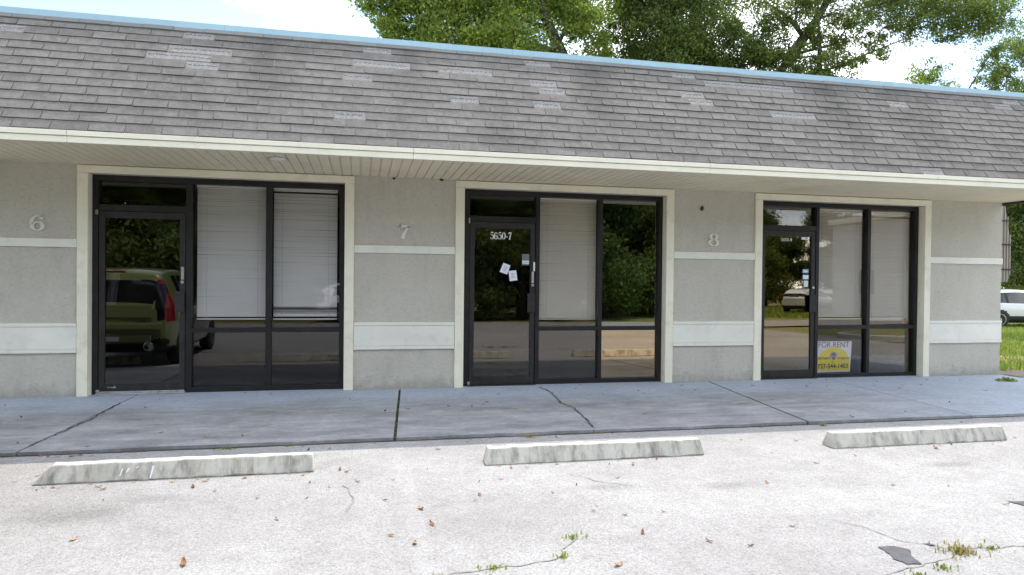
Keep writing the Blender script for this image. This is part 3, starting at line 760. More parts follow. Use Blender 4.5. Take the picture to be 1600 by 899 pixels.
mb = MB()
crack([(-1.2,-5.7),(-.1,-5.55),(.4,-5.47),(.75,-5.44),(1.08,-5.40),(1.14,-5.28),(1.28,-5.10)], .010, LZ+.004, mb)
crack([(2.85,-5.15),(2.95,-5.3),(3.0,-5.5),(3.2,-5.68),(3.7,-5.70),(4.6,-5.66)], .009, LZ+.004, mb)
crack([(-.02,-3.9),(.06,-4.2),(.02,-4.5)], .010, LZ+.004, mb)
crack([(1.55,-3.9),(1.75,-4.15),(1.95,-4.3)], .008, LZ+.004, mb)
crack([(2.2,-5.95),(2.6,-5.86),(3.1,-5.76)], .010, LZ+.004, mb)
M['crack'] = paint('lot_crack', (.24,.23,.22), .95, .3, 30)
tag(mb.build('pavement_crack', M['crack'], fixn=False), kind='structure')
mb = MB()
def rough_poly(pts):
    o = []
    for (x0,y0),(x1,y1) in zip(pts, pts[1:]+pts[:1]):
        for k in range(5): o.append((x0+(x1-x0)*k/5+R.uniform(-.007,.007), y0+(y1-y0)*k/5+R.uniform(-.007,.007), LZ+.005))
    mb.poly(o)
rough_poly([(2.81,-5.56),(2.90,-5.57),(2.95,-5.63),(2.91,-5.68),(2.86,-5.80),(2.79,-5.79),(2.77,-5.72),(2.80,-5.66)])
rough_poly([(4.22,-5.06),(4.34,-5.09),(4.36,-5.15),(4.26,-5.16)]); rough_poly([(3.09,-5.57),(3.14,-5.585),(3.13,-5.62),(3.10,-5.60)])
tag(mb.build('asphalt_patch', M['patch'], fixn=False), kind='structure')
mb = MB()
for xa, xb in ((.36,.46),(6.92,7.02)): mb.quad((xa,-7.4,LZ+.004),(xb,-7.4,LZ+.004),(xb-.01,YS-.04,LZ+.004),(xa-.01,YS-.04,LZ+.004))
tag(mb.build('parking_line', M['paintline'], fixn=False), kind='structure')
mb = MB(); R2 = random.Random(5)
pts = [(9.80,-.02),(12,-.02)]
mb.poly([(9.79,-.35,.004),(10.3,-.42,.004),(12.1,-.5,.004),(12.1,-.01,.004),(9.79,-.01,.004)]); mb.quad((9.79,0,-.03),(10.9,0,-.035),(10.9,9,-.04),(9.79,9,-.04))
M['dirt'] = paint('bare_dirt', (.10,.085,.068), .95, .4, 6, bump=.6)
tag(mb.build('bare_dirt', M['dirt'], fixn=False), kind='structure')

# wheel stops
def wheel_stop(x0, x1, yf, label, chip=False, skew=0):
    prof = [(-.082,0),(-.080,.015),(-.038,.124),(.032,.127),(.072,.02),(.074,0)]
    L = x1-x0; n = 26; mb = MB(); Rr = random.Random(int(x0*50)+9)
    rings = []
    for i in range(n+1):
        f = i/n; ring = []
        for j, (y, z) in enumerate(prof):
            e = 0
            if i == 0 and z > .05: e = .022
            if chip and i < 3 and z > .05: e = .105*(1-i/3)
            if i == n and z > .05: e = -.014
            ring.append((-L/2+L*f+e, y+Rr.uniform(-.005,.005)+skew*(f-.5), max(0, z+Rr.uniform(-.006,.003)) if 0 < z else 0))
        rings.append(ring)
    k = len(prof)
    for r in rings: mb.v += r
    for i in range(n):
        for j in range(k):
            j2 = (j+1) % k; mb.f.append((i*k+j, i*k+j2, (i+1)*k+j2, (i+1)*k+j))
    mb.f.append(tuple(range(k))); mb.f.append(tuple(n*k+j for j in range(k))[::-1])
    o = mb.build('wheel_stop', M['stop'], None, .018); o.location = ((x0+x1)/2, yf+.078, LZ)
    return tag(o, label, 'wheel stop', 'concrete wheel stops along the walkway')
w1 = wheel_stop(-2.06,-.235,-3.545,'concrete wheel stop with white streaks on its face, in front of storefront 6', True)
wheel_stop(1.03,2.845,-3.60,'concrete wheel stop with a pale chipped spot at its middle, in front of storefront 7')
wheel_stop(4.05,5.865,-3.605,'concrete wheel stop with diagonal stains in front of storefront 8')
wheel_stop(-5.3,-3.47,-3.55,'concrete wheel stop under the rear of the green car')
yy = lambda z: -.080+(z-.015)*.385-.003
for x, a, b, w in ((-.375,.035,.082,.010),(-.335,.056,.084,.014),(-.18,.014,.092,.014),(-.275,.082,.092,.012)):
    mb = MB(); mb.poly([(x-w*.5,yy(a),a),(x+w*.2,yy(a),a),(x+w*.4+.006,yy((a+b)/2),(a+b)/2),(x+w*.5+.012,yy(b),b),(x-w*.5+.012,yy(b),b)])
    mb.build('white_streak', M['white'], w1, fixn=False)

# ------------------------------------------------------------------ litter, weeds
def leaf_mesh(name, mat, L, W, seed):
    q = random.Random(seed); mb = MB(); n = 5; up, lo = [], []
    for i in range(n+1):
        f = i/n; w = W*math.sin(math.pi*min(1, f*.92+.06))**.8/2; c = .18*L*(f-.5)**2*4*q.uniform(.5,1)
        up.append((L*(f-.5), w, c+q.uniform(.002,.008))); lo.append((L*(f-.5), -w, c+q.uniform(.002,.008)))
    mid = [(L*(i/n-.5), 0, up[i][2]-.003) for i in range(n+1)]
    for i in range(n):
        mb.quad(up[i], mid[i], mid[i+1], up[i+1]); mb.quad(mid[i], lo[i], lo[i+1], mid[i+1])
    me = bpy.data.meshes.new(name); me.from_pydata(mb.v, [], mb.f); me.materials.append(mat); return me
LM = [leaf_mesh('fallen_leaf', M[m], l, w, i) for i, (m, l, w) in enumerate((('leaf_dry',.055,.022),('leaf_dry2',.06,.026),('leaf_dark',.05,.018),('leaf_dry',.042,.02),('leaf_dry2',.048,.018),('leaf_dark',.036,.014)))]
def put_leaf(x, y, z, me, s, lab, grp):
    o = bpy.data.objects.new('fallen_leaf', me); COL.objects.link(o); o.location = (x, y, z); o.scale = (s,s,s)
    o.rotation_euler = (rnd.uniform(-.2,.2), rnd.uniform(-.2,.2), rnd.uniform(0,6.3)); tag(o, lab, 'leaf', grp)
LAB = 'small dry curled leaf lying on the pale parking lot'; GRP = 'dry leaves on the parking lot'
fixed = [(-2.28,-2.75,1),(-2.1,-2.76,1.6),(-2.2,-2.77,1),(-2.05,-2.75,1.2),(-1.9,-3.62,1),(-1.62,-3.66,1.2),(-.95,-3.65,1.2),(-.05,-3.52,1.3),(.0,-3.6,1.2),(-.7,-3.62,1),(.72,-3.05,1.3),(2.15,-3.78,1.2),(2.4,-3.66,1),(.86,-4.3,1.4),(.46,-4.5,1.5),(.5,-4.78,1.4),(.38,-5.05,1.3),(1.9,-4.1,1),(2.9,-4.4,1.3),(3.6,-4.0,1.2),(3.9,-3.3,1.1),(4.95,-3.75,1.5),(5.2,-3.66,1),(2.55,-5.2,1.2),(1.35,-5.52,1.5),(-.75,-5.1,1.8),(-1.4,-4.65,1.2),(-1.0,-3.78,1.5),(-.55,-4.1,1),(1.0,-5.75,1.6),(.2,-5.55,1.6)]
for i, (x, y, s) in enumerate(fixed): put_leaf(x, y, LZ+.003, LM[(0,1,0,3,1)[i % 5]], s*.72, LAB, GRP)
for i in range(75):
    y = -2.78-abs(rnd.gauss(0,1))*1.6; x = rnd.uniform(-3.4,6.6)
    if y < -7.2: continue
    if any(a-.05 < x < b+.05 and c-.03 < y < c+.2 for a, b, c in ((-2.06,-.235,-3.545),(1.03,2.845,-3.6),(4.05,5.865,-3.6))): continue
    put_leaf(x, y, LZ+.003, LM[rnd.choice((0,0,1,2,3,3,4,5))], rnd.uniform(.45,.95), LAB, GRP)
for i in range(55):
    put_leaf(rnd.uniform(-3.2,7.5), YS-.03-abs(rnd.gauss(0,.03)), LZ+.004, LM[rnd.choice((0,1,2,3,4,5))], rnd.uniform(.35,.75), LAB, GRP)
for i in range(34):
    a_, b_, c_ = rnd.choice(((-2.06,-.235,-3.545),(1.03,2.845,-3.6),(4.05,5.865,-3.6))); put_leaf(rnd.uniform(a_,b_), c_-.03-abs(rnd.gauss(0,.05)), LZ+.004, LM[rnd.choice((0,1,3,4))], rnd.uniform(.35,.8), LAB, GRP)
for i in range(60):
    put_leaf(rnd.uniform(-3.6,9), -rnd.random()**1.3*2.6-.05, .003, LM[rnd.choice((2,2,5,0,3))], rnd.uniform(.6,1.15), 'small dark dry leaf lying on the shaded walkway', 'dry leaves on the walkway')

def blades(pts, n, h, spread, mat, seed, w=.006, curl=.5):
    q = np.random.RandomState(seed); V, F = [], []
    for (x, y) in pts:
        for _ in range(n):
            a = q.uniform(0, 6.283); r = abs(q.normal(0, spread)); bx, by = x+r*math.cos(a), y+r*math.sin(a)*.7
            hh = h*q.uniform(.4,1.1); l = curl*hh*q.uniform(.3,1.2); b = q.uniform(0,6.283); dx, dy = math.cos(b), math.sin(b)
            px, py = -dy*w*q.uniform(.6,1.3), dx*w*q.uniform(.6,1.3); n0 = len(V)
            m = (bx+dx*l*.4, by+dy*l*.4, hh*.65); e = (bx+dx*l, by+dy*l, hh*.9)
            V += [(bx-px,by-py,0),(bx+px,by+py,0),(m[0]+px*.8,m[1]+py*.8,m[2]),(m[0]-px*.8,m[1]-py*.8,m[2]),(e[0]+px*.15,e[1]+py*.15,e[2]),(e[0]-px*.15,e[1]-py*.15,e[2])]
            F += [(n0,n0+1,n0+2,n0+3),(n0+3,n0+2,n0+4,n0+5)]
    return V, F
M['weed_green'] = leafmat('weed_green', (.13,.19,.04), (.22,.27,.07), (.34,.35,.12), .4)
M['weed_dry'] = leafmat('weed_dry', (.28,.18,.09), (.36,.26,.12), (.22,.24,.07), .3)
weeds = [((1.24,-5.13),.05,14,.045,'weed_green','upper green weed tuft in the lot crack below the middle wheel stop'),((1.11,-5.37),.03,14,.04,'weed_green','small green weed tuft lower in the same lot crack'),
 ((3.18,-5.71),.085,60,.05,'weed_dry','straw coloured dried weed clump, largest on the lot'),((3.40,-5.70),.045,16,.04,'weed_green','green weed tuft just right of the dried clump'),
 ((2.93,-5.86),.05,16,.035,'weed_green','green weed tuft below the dried clump'),((2.73,-5.92),.045,14,.035,'weed_green','green weed tuft left of the dried clump near the dark patch'),
 ((.72,-5.44),.05,16,.035,'weed_green','flat green weed on the long crack at bottom centre'),((.45,-5.5),.04,10,.03,'weed_dry','dried weed on the long crack left of the flat green one'),((-.45,-5.62),.05,12,.035,'weed_green','green weed at the left end of the long lot crack'),
 ((4.58,-2.77),.035,14,.045,'weed_green','bright green weed by the walkway edge left of the right wheel stop'),((1.58,-2.74),.05,22,.045,'weed_dry','yellowish weed at the walkway edge above the middle wheel stop'),
 ((-.97,-2.73),.05,18,.04,'weed_green','green weed at the walkway edge behind the left wheel stop'),((-.5,-2.72),.035,10,.03,'weed_green','smaller green weed on the walkway edge, right of its twin'),
 ((9.25,-.62),.09,26,.09,'weed_green','leafy green weed on dirt at the far right walkway end')]
for i, ((x, y), sp, n, h, mt, lab) in enumerate(weeds):
    V, F = blades([(0,0)], int(n*2.2), h*.6, sp*.85, None, 40+i, .0045 if x < 9 else .02, .9)
    o = bulk('weed', V, F, M[mt]); o.location = (x, y, LZ+.002 if y < YS else .003); tag(o, lab, 'weed', 'weeds in the paving')
V, F = blades([(.575-.072*(i*.085+.15)+rnd.uniform(-.01,.01), -.15-i*.085) for i in range(30)], 2, .022, .010, None, 77, .006, 1.0)
o = bulk('joint_weeds', V, F, M['weed_green']); o.location = (0,0,-.02); tag(o, 'low weeds and debris growing along the open walkway joint', 'weeds', kind='stuff')
# lawn: dense near part, right of the building, and strip across the lot
def lawn(name, x0, x1, y0, y1, n, h, label, w=.012, seed=1):
    q = np.random.RandomState(seed); X = q.uniform(x0,x1,n); Y = q.uniform(y0,y1,n); keep = (np.sin(X*1.7+Y*.9)+np.sin(Y*2.3-X*.6)+q.normal(0,.8,n)) > -1.0
    X, Y = X[keep], Y[keep]; n = len(X); Z = np.array([gz(a,b) for a, b in zip(X,Y)])
    a = q.uniform(0,6.283,n); hh = h*q.uniform(.4,1.2,n); l = hh*q.uniform(.2,.9,n); b = a+1.57
    px, py = np.cos(b)*w*q.uniform(.6,1.2,n), np.sin(b)*w*q.uniform(.6,1.2,n); dx, dy = np.cos(a)*l, np.sin(a)*l
    V = np.empty((n,4,3)); V[:,0] = np.c_[X-px,Y-py,Z]; V[:,1] = np.c_[X+px,Y+py,Z]; V[:,2] = np.c_[X+dx+px*.3,Y+dy+py*.3,Z+hh]; V[:,3] = np.c_[X+dx-px*.3,Y+dy-py*.3,Z+hh]
    o = bulk(name, V.reshape(-1,3), np.arange(n*4).reshape(-1,4), M['grass']); tag(o, label, 'grass', kind='stuff')
lawn('grass', 10.3, 30, .6, 15, 90000, .10, 'sunlit green and straw coloured grass beside the building end', .014, 2)
lawn('grass', 13.5, 40, -40, -21, 40000, .12, 'strip of green grass across the parking lot seen in the door glass', .03, 3)

# ------------------------------------------------------------------ cars
def make_car(name, label, paintm, L=4.14, W=1.80, H=1.60, boxy=True, group=None, cladding=False):
    """rear at y=0 facing +Y, nose at y=-L, wheels on z=0; dense body grid split into parts"""
    root = empty(name, (0,0,0), label, 'car', group)
    # side profile control: fraction along length (0 rear .. 1 nose)
    U = np.array([0, .012,.04,.10,.20,.35,.52,.62,.70,.78,.90,.965,.99,1.0])
    if boxy:
        zr = np.array([.95,1.28,1.50,1.56,1.59,1.60,1.57,1.46,1.20,1.06,1.00,.88,.74,.60])
    else:
        zr = np.array([.95,1.10,1.28,1.46,1.56,1.60,1.55,1.42,1.18,1.05,.96,.86,.74,.60])
    zr = zr*H/1.6
    zb = np.array([.94,.97,1.0,1.01,1.0,.98,.95,.94,.93,.93,.90,.80,.70,.58])*H/1.6
    wb = np.array([.66,.76,.83,.875,.89,.895,.895,.89,.885,.88,.84,.74,.64,.52])*W/1.8
    wr = np.array([.58,.62,.645,.655,.66,.66,.65,.635,.66,.72,.70,.60,.52,.44])*W/1.8
    z0 = np.array([.42,.34,.28,.22,.20,.20,.20,.20,.20,.20,.22,.26,.32,.40])
    nu = 110; uu = np.concatenate([np.linspace(0,.06,22,endpoint=False), np.linspace(.06,.93,nu-40,endpoint=False), np.linspace(.93,1,19)])
    it = lambda a: np.interp(uu, U, a)
    ZR, ZB, WB, WR, Z0 = map(it, (zr, zb, wb, wr, z0))
    def sm(a):
        for _ in range(2): a = np.concatenate([[a[0]], (a[:-2]+2*a[1:-1]+a[2:])/4, [a[-1]]])
        return a
    ZR, ZB, WB, WR = map(sm, (ZR, ZB, WB, WR))
    rows = []
    for i in range(len(uu)):
        zm = .55; zbt = min(ZB[i], ZR[i]-.02)
        ctl = [(0,Z0[i]),(WB[i]*.80,Z0[i]),(WB[i]*.97,Z0[i]+.10),(WB[i]*1.0,max(zm,Z0[i]+.15)),(WB[i]*1.005,(zm+zbt)/2),(WB[i]*.985,zbt)]
        ctl += [(WR[i]+(WB[i]*.985-WR[i])*.45, zbt+(ZR[i]-zbt)*.5),(WR[i], ZR[i]-.05*min(1,(ZR[i]-zbt)/.3)),(WR[i]*.9, ZR[i]-.012),(WR[i]*.5,ZR[i]+.006),(0,ZR[i]+.012)]
        ctl = np.array(ctl); d = np.r_[0, np.cumsum(np.hypot(*np.diff(ctl, axis=0).T))]; d /= d[-1]
        seg = [4,3,3,5,7,8,8,3,4,4]; tt = np.concatenate([np.linspace(d[k], d[k+1], seg[k], endpoint=False) for k in range(10)]+[[1.0]])
        half = np.c_[np.interp(tt, d, ctl[:,0]), np.interp(tt, d, ctl[:,1])]
        half[8:-1] = (half[7:-2]+2*half[8:-1]+half[9:])/4
        y = -uu[i]*L
        # the tail is raked slightly, bumper proud
        rake = [(-.14*max(0,(z-.95))/.6 if uu[i] < .06 else 0)*(1-uu[i]/.06 if uu[i] < .06 else 0) for z in half[:,1]]
        full = [(-x, y+r, z) for (x, z), r in zip(half[::-1], rake[::-1])] + [(x, y+r, z) for (x, z), r in list(zip(half, rake))[1:]]
        full = full[::-1] if False else full
        rows.append(full)
    nvv = len(rows[0]); V = np.array(rows).reshape(-1,3)
    faces = []
    for i in range(len(rows)-1):
        for j in range(nvv-1): faces.append((i*nvv+j, i*nvv+j+1, (i+1)*nvv+j+1, (i+1)*nvv+j))
        faces.append((i*nvv+nvv-1, i*nvv, (i+1)*nvv, (i+1)*nvv+nvv-1))
    # rear cap: fan of horizontal strips between mirrored points
    h = (nvv-1)//2
    cap = []
    ns = 14
    for end in (0, len(rows)-1):
        for j in range(h):
            a, b = V[end*nvv+j], V[end*nvv+j+1]; c, d2 = V[end*nvv+nvv-1-j], V[end*nvv+nvv-2-j]
            base = len(V); P = []
            for k in range(ns+1):
                f = k/ns; bul = math.sin(math.pi*f)*.05*(1 if end == 0 else -1)
                P += [tuple(a+(c-a)*f+np.array([0,bul,0])), tuple(b+(d2-b)*f+np.array([0,bul,0]))]
            V = np.vstack([V, P])
            for k in range(ns): cap.append((base+2*k, base+2*k+1, base+2*k+3, base+2*k+2))
    axR, axF, wr_ = -.76*L/4.14, -(.76+2.57)*L/4.14, .33
    parts = {}
    def cls(c, iscap):
        x, y, z = abs(c[0]), c[1], c[2]; u = -y/L
        for ay in (axR, axF):
            if (y-ay)**2+(z-wr_)**2 < (.375)**2 and x > .5: return 'wheel_arch'
        lo = .50 if cladding else .33
        if z < lo and not iscap and u > .02: return 'sill'
        if u < .075:
            if .74 < z < 1.40*H/1.6 and x > .62*W/1.8: 
                if boxy: return 'tail_light' if x > .755*W/1.8 or z > 1.33 else 'lamp_housing'
                if z < 1.05: return 'tail_light'
            if iscap or u < .04:
                if z > 1.04*H/1.6 and z < 1.47*H/1.6: return 'rear_window'
                if z < .46: return 'bumper'
        zbelt = np.interp(u, U, zb)+.03
        zro = np.interp(u, U, zr)
        if .10 < u < .66 and zbelt < z < zro-.10:
            if any(abs(u-k) < .012 for k in (.245,.43)): return 'pillar'
            if u < (.17 if boxy else .15): return 'body'
            return 'side_window'
        if .60 < u < .735 and z > .98*H/1.6 and x < np.interp(u, U, wr)-.05 and zro-z < .03: return 'windscreen'
        if u > .94 and .62 < z < .80 and x > .45: return 'headlight'
        if u > .97 and z < .62: return 'bumper'
        return 'body'
    for f in faces: parts.setdefault(cls(V[list(f)].mean(0), False), []).append(f)
    for f in cap: parts.setdefault(cls(V[list(f)].mean(0), True), []).append(f)
    matn = {'body': paintm, 'wheel_arch': M['blackplastic'], 'sill': M['blackplastic'], 'pillar': M['blackplastic'], 'tail_light': M['tail'], 'rear_window': M['carglass'], 'side_window': M['carglass'], 'windscreen': M['carglass'], 'headlight': M['lampclear'], 'lamp_housing': M['carglass'], 'bumper': M['blackplastic'] if not boxy else M['blackplastic']}
    for k, fs in parts.items():
        groups = {'': fs}
        if k in ('tail_light', 'headlight', 'side_window', 'pillar'):
            groups = {}
            for f in fs:
                c = V[list(f)].mean(0); q = (c[0] > 0) if k != 'side_window' else (c[0] > 0, int(-c[1]/L > .245)+int(-c[1]/L > .43))
                groups.setdefault(q, []).append(f)
        for q, fl in groups.items():
            used = sorted({i for f in fl for i in f}); mp = {i: n for n, i in enumerate(used)}
            mb = MB(); mb.v = [tuple(V[i]) for i in used]; mb.f = [tuple(mp[i] for i in f) for f in fl]
            o = mb.build(k, matn[k], root, smooth=True)
    for ay in (axR, axF):
        for s in (-1, 1):
            xw = s*(W/2-.045)
            mb = MB(); mb.lathe([(.21,-.10),(.30,-.105),(.33,-.08),(.335,0),(.33,.08),(.30,.105),(.21,.10)], (0,0,0), 'X', 28)
            wh = mb.build('wheel', M['rubber'], root, smooth=True); wh.location = (xw-s*.07, ay, .335)
            mb = MB(); mb.lathe([(.205,s*.085),(.215,s*.10),(.19,s*.102),(.185,s*.07)], (0,0,0), 'X', 28)
            for k in range(5):
                a0 = 2*math.pi*k/5
                for dlt in (-.16, .16):
                    a = a0+dlt; ca, sa = math.cos(a), math.sin(a)
                    mb.prism([(.03,-.016),(.20,-.014),(.20,.014),(.03,.016)], lambda p, t: (t, p[0]*ca-p[1]*sa, p[0]*sa+p[1]*ca), s*.078, s*.096)
            mb.lathe([(.05,s*.075),(.045,s*.10),(.02,s*.104)], (0,0,0), 'X', 14)
            mb.build('rim', M['alu'], wh)
    for s in (-1, 1):
        mb = MB(); mb.box(s*(W/2-.03)-.09, s*(W/2-.03)+.09, -.60*L-.05, -.60*L+.05, .98*H/1.6, 1.12*H/1.6); mb.build('mirror', paintm, root, .03)
    if boxy:
        mb = MB(); mb.box(-.60,.60,.055,.075,.80,1.0); mb.build('tailgate_panel', paintm, root, .02)
        mb = MB(); mb.box(-.74,.74,.03,.10,.60,.72); mb.box(-.60,.60,.06,.125,.40,.53); mb.build('rear_bumper', paintm, root, .03)
        mb = MB(); mb.lathe([(.07,.0),(.074,.15),(.058,.152),(.054,.03)], (.58,.03,.36), 'Y', 20); mb.build('exhaust', M['chrome'], root)
        mb = MB(); mb.box(-.15,.15,.1255,.129,.44,.51); mb.build('number_plate', M['white'], root)
        mb = MB(); mb.box(-.2,.2,-.04,.0,1.50,1.53); mb.build('brake_light', M['tail'], root, .006)
    return root
gc = make_car('parked_car', 'boxy olive green hatchback parked left of the storefronts, mirrored in door 6', M['green_car'])
gc.location = (-3.70, -2.72, LZ); gc.rotation_euler = (0,0,rad(-1.5))
wc = make_car('parked_car', 'white crossover with black cladding parked on grass beyond the building end', M['white_car'], 4.5, 1.84, 1.50, False, 'white parked cars', True)
wc.location = (23.65, 14.05, -.262); wc.rotation_euler = (0,0,rad(78))
def more(src, loc, rz, label, grp=None):
    c = copy_tree(src); c.location = loc; c.rotation_euler = (0,0,rz); c['label'] = label
    if grp: c['group'] = grp
    return c
more(wc, (25.5,-27.5,-.1), rad(60), 'white car across the grass reflected in door 8', 'white parked cars')
more(wc, (30.5,-31.5,-.1), rad(75), 'white car farther back than the one reflected in door 8', 'white parked cars')
more(wc, (-1.4,-17.2,LZ), rad(98), 'white car across the lot reflected in the right blind of storefront 6', 'white parked cars')

# ------------------------------------------------------------------ trees
DENS = 1.85
def leaf_quads(cl, dens, size, seed, droop=.3):
    q = np.random.RandomState(seed); C = []
    for (x, y, z, r) in cl:
        ns = max(5, int(9*r*r+5*r)); d = q.normal(0,1,(ns,3)); d /= np.linalg.norm(d,axis=1)[:,None]
        sc = np.array([x,y,z]) + d*(q.uniform(.25,1,ns)**.6)[:,None]*np.array([r,r,r*.85])
        n = int(DENS*dens*r**2.2/ns)+4
        for s in sc:
            rr = r*q.uniform(.16,.34)
            C.append(s + q.normal(0,1,(n,3))*rr*np.array([1,1,.75]))
    P = np.vstack(C); n = len(P)
    a = q.normal(0,1,(n,3)); a[:,2] -= droop; a /= np.linalg.norm(a,axis=1)[:,None]
    b = np.cross(a, q.normal(0,1,(n,3))); b /= np.linalg.norm(b,axis=1)[:,None]
    l = size*q.uniform(.6,1.25,n)[:,None]; w = l*q.uniform(.38,.6,n)[:,None]
    V = np.empty((n,4,3)); V[:,0] = P-a*l*.5; V[:,1] = P+b*w*.5+a*l*.05; V[:,2] = P+a*l*.5; V[:,3] = P-b*w*.5+a*l*.05
    return V.reshape(-1,3), np.arange(n*4).reshape(-1,4)
def tree(name, label, trunk, r0, clumps, mat, dens, size, seed, group=None, limbs=True, cat='tree', extra=()):
    root = empty(name, trunk[0], label, cat, group); o0 = Vector(trunk[0]); q = random.Random(seed)
    mb = MB(); T = [Vector(p)-o0 for p in trunk]; n = len(T)
    mb.tube(T, [r0*(1-.75*i/(n-1)) for i in range(n)], 9)
    dens_pts = []
    for i in range(n-1):
        for k in range(6): dens_pts.append((T[i].lerp(T[i+1], k/6), r0*(1-.75*(i+k/6)/(n-1))))
    if limbs:
        for (x, y, z, r) in clumps:
            c = Vector((x,y,z))-o0
            cand = [d for d in dens_pts if d[0].z < c.z-.2] or dens_pts[:3]
            s, rs = min(cand, key=lambda d: (d[0]-c).length + .35*abs((c.z-d[0].z)-.6*(c-d[0]).length))
            pts = [s]; m = 5
            for k in range(1, m+1):
                f = k/m; p = s.lerp(c, f); p += Vector((q.uniform(-.12,.12), q.uniform(-.12,.12), q.uniform(-.05,.15)))*(1 if k < m else 0); p.z += .25*math.sin(math.pi*f); pts.append(p)
            rb = min(rs*.55, .045+.028*(c-s).length)
            mb.tube(pts, [max(rb*(1-.8*k/m), .012) for k in range(m+1)], 6)
            for k in range(1, m+1): dens_pts.append((pts[k], max(rb*(1-.8*k/m), .012)))
            for _ in range(int(4+4*r)):
                d = Vector((q.gauss(0,1),q.gauss(0,1),q.gauss(0,.8))).normalized()*r*q.uniform(.6,1.0); a = c.lerp(pts[-2], q.random()*.5)
                mb.tube([a, a+d*.5+Vector((0,0,.05)), c+d], [.022,.014,.006], 4, False)
    for pts, ra in extra: mb.tube([Vector(p)-o0 for p in pts], [ra*(1-.7*i/(len(pts)-1)) for i in range(len(pts))], 6)
    mb.build('trunk', M['bark'], root, smooth=True, fixn=False)
    V, F = leaf_quads([(x-o0.x,y-o0.y,z-o0.z,r) for x, y, z, r in clumps], dens, size, seed)
    bulk('crown', V, F, mat, root)
    return root
tree('broadleaf_tree', 'tall bright green tree behind the roof with a dark leaning trunk, leftmost of the trees', [(8.6,16,-.06),(8.2,16,4),(7.9,16,8.6),(7.35,16,9.9),(6.7,16,11.2),(6.2,16,13.4)], .42,
  [(.55,15,11.1,.75),(.35,15,12.2,.9),(1.3,15.3,10.3,.9),(1.1,15,9.9,.6),(2.3,15,10.9,1.1),(2.5,15,9.3,1.1),(1.6,15.5,12.6,1.4),(3.8,15,9.4,1.2),(3.9,16,11.1,1.5),(5.3,15,9.6,1.2),(5.5,16.5,11.2,1.4),(3.2,16,13.3,1.8),(5.8,16,13.8,1.9),(7.9,15.2,10.9,1.0),(8.4,16.5,12.2,1.4),(7.2,17,9.6,1.1),(8.5,15.5,9.5,.9),(2.9,16.5,8.2,1.1),(5,16.5,8.1,1.2),(6.6,17,12.2,1.2),(9.2,16.2,8.6,.9)], M['leaf_bright'], 2000, .135, 1, 'trees behind the building', extra=[([(7.45,16,9.7),(6.6,15.7,9.75),(5.4,15.4,9.3)], .06)])
tree('broadleaf_tree', 'dense dark green tree behind the middle of the roof', [(12.4,16.8,-.06),(12.2,16.7,5),(12.6,16.5,9),(13.0,16.3,12),(12.6,16.3,14)], .45,
  [(10.6,16,10.9,1.2),(10.9,15.6,9.4,1.1),(12.1,16,11.2,1.4),(12.6,15.8,9.6,1.3),(13.9,16,10.7,1.2),(14.0,15.8,9.2,1.1),(11.4,16.5,12.9,1.7),(13.5,16.5,13,1.7),(9.9,16.2,12.4,1.0),(15.1,15.6,9.2,.8),(15.3,16,11.2,.8),(11.6,16.5,8.3,1.2),(13.6,16.8,8.2,1.2),(12.9,17.3,10.4,1.5),(15.6,16,10.0,.6),(9.4,16.3,10.9,.6),(9.9,15.8,9.9,.7),(11.7,15.5,10.4,.9),(14.9,15.6,10.2,.8),(15.9,15.8,9.1,.7),(13.2,15.4,8.6,.9)], M['leaf_deep'], 2300, .125, 2, 'trees behind the building', extra=[([(13.0,16.3,9.6),(12.7,15.6,10.6),(13.4,15.5,12.4)], .10)])
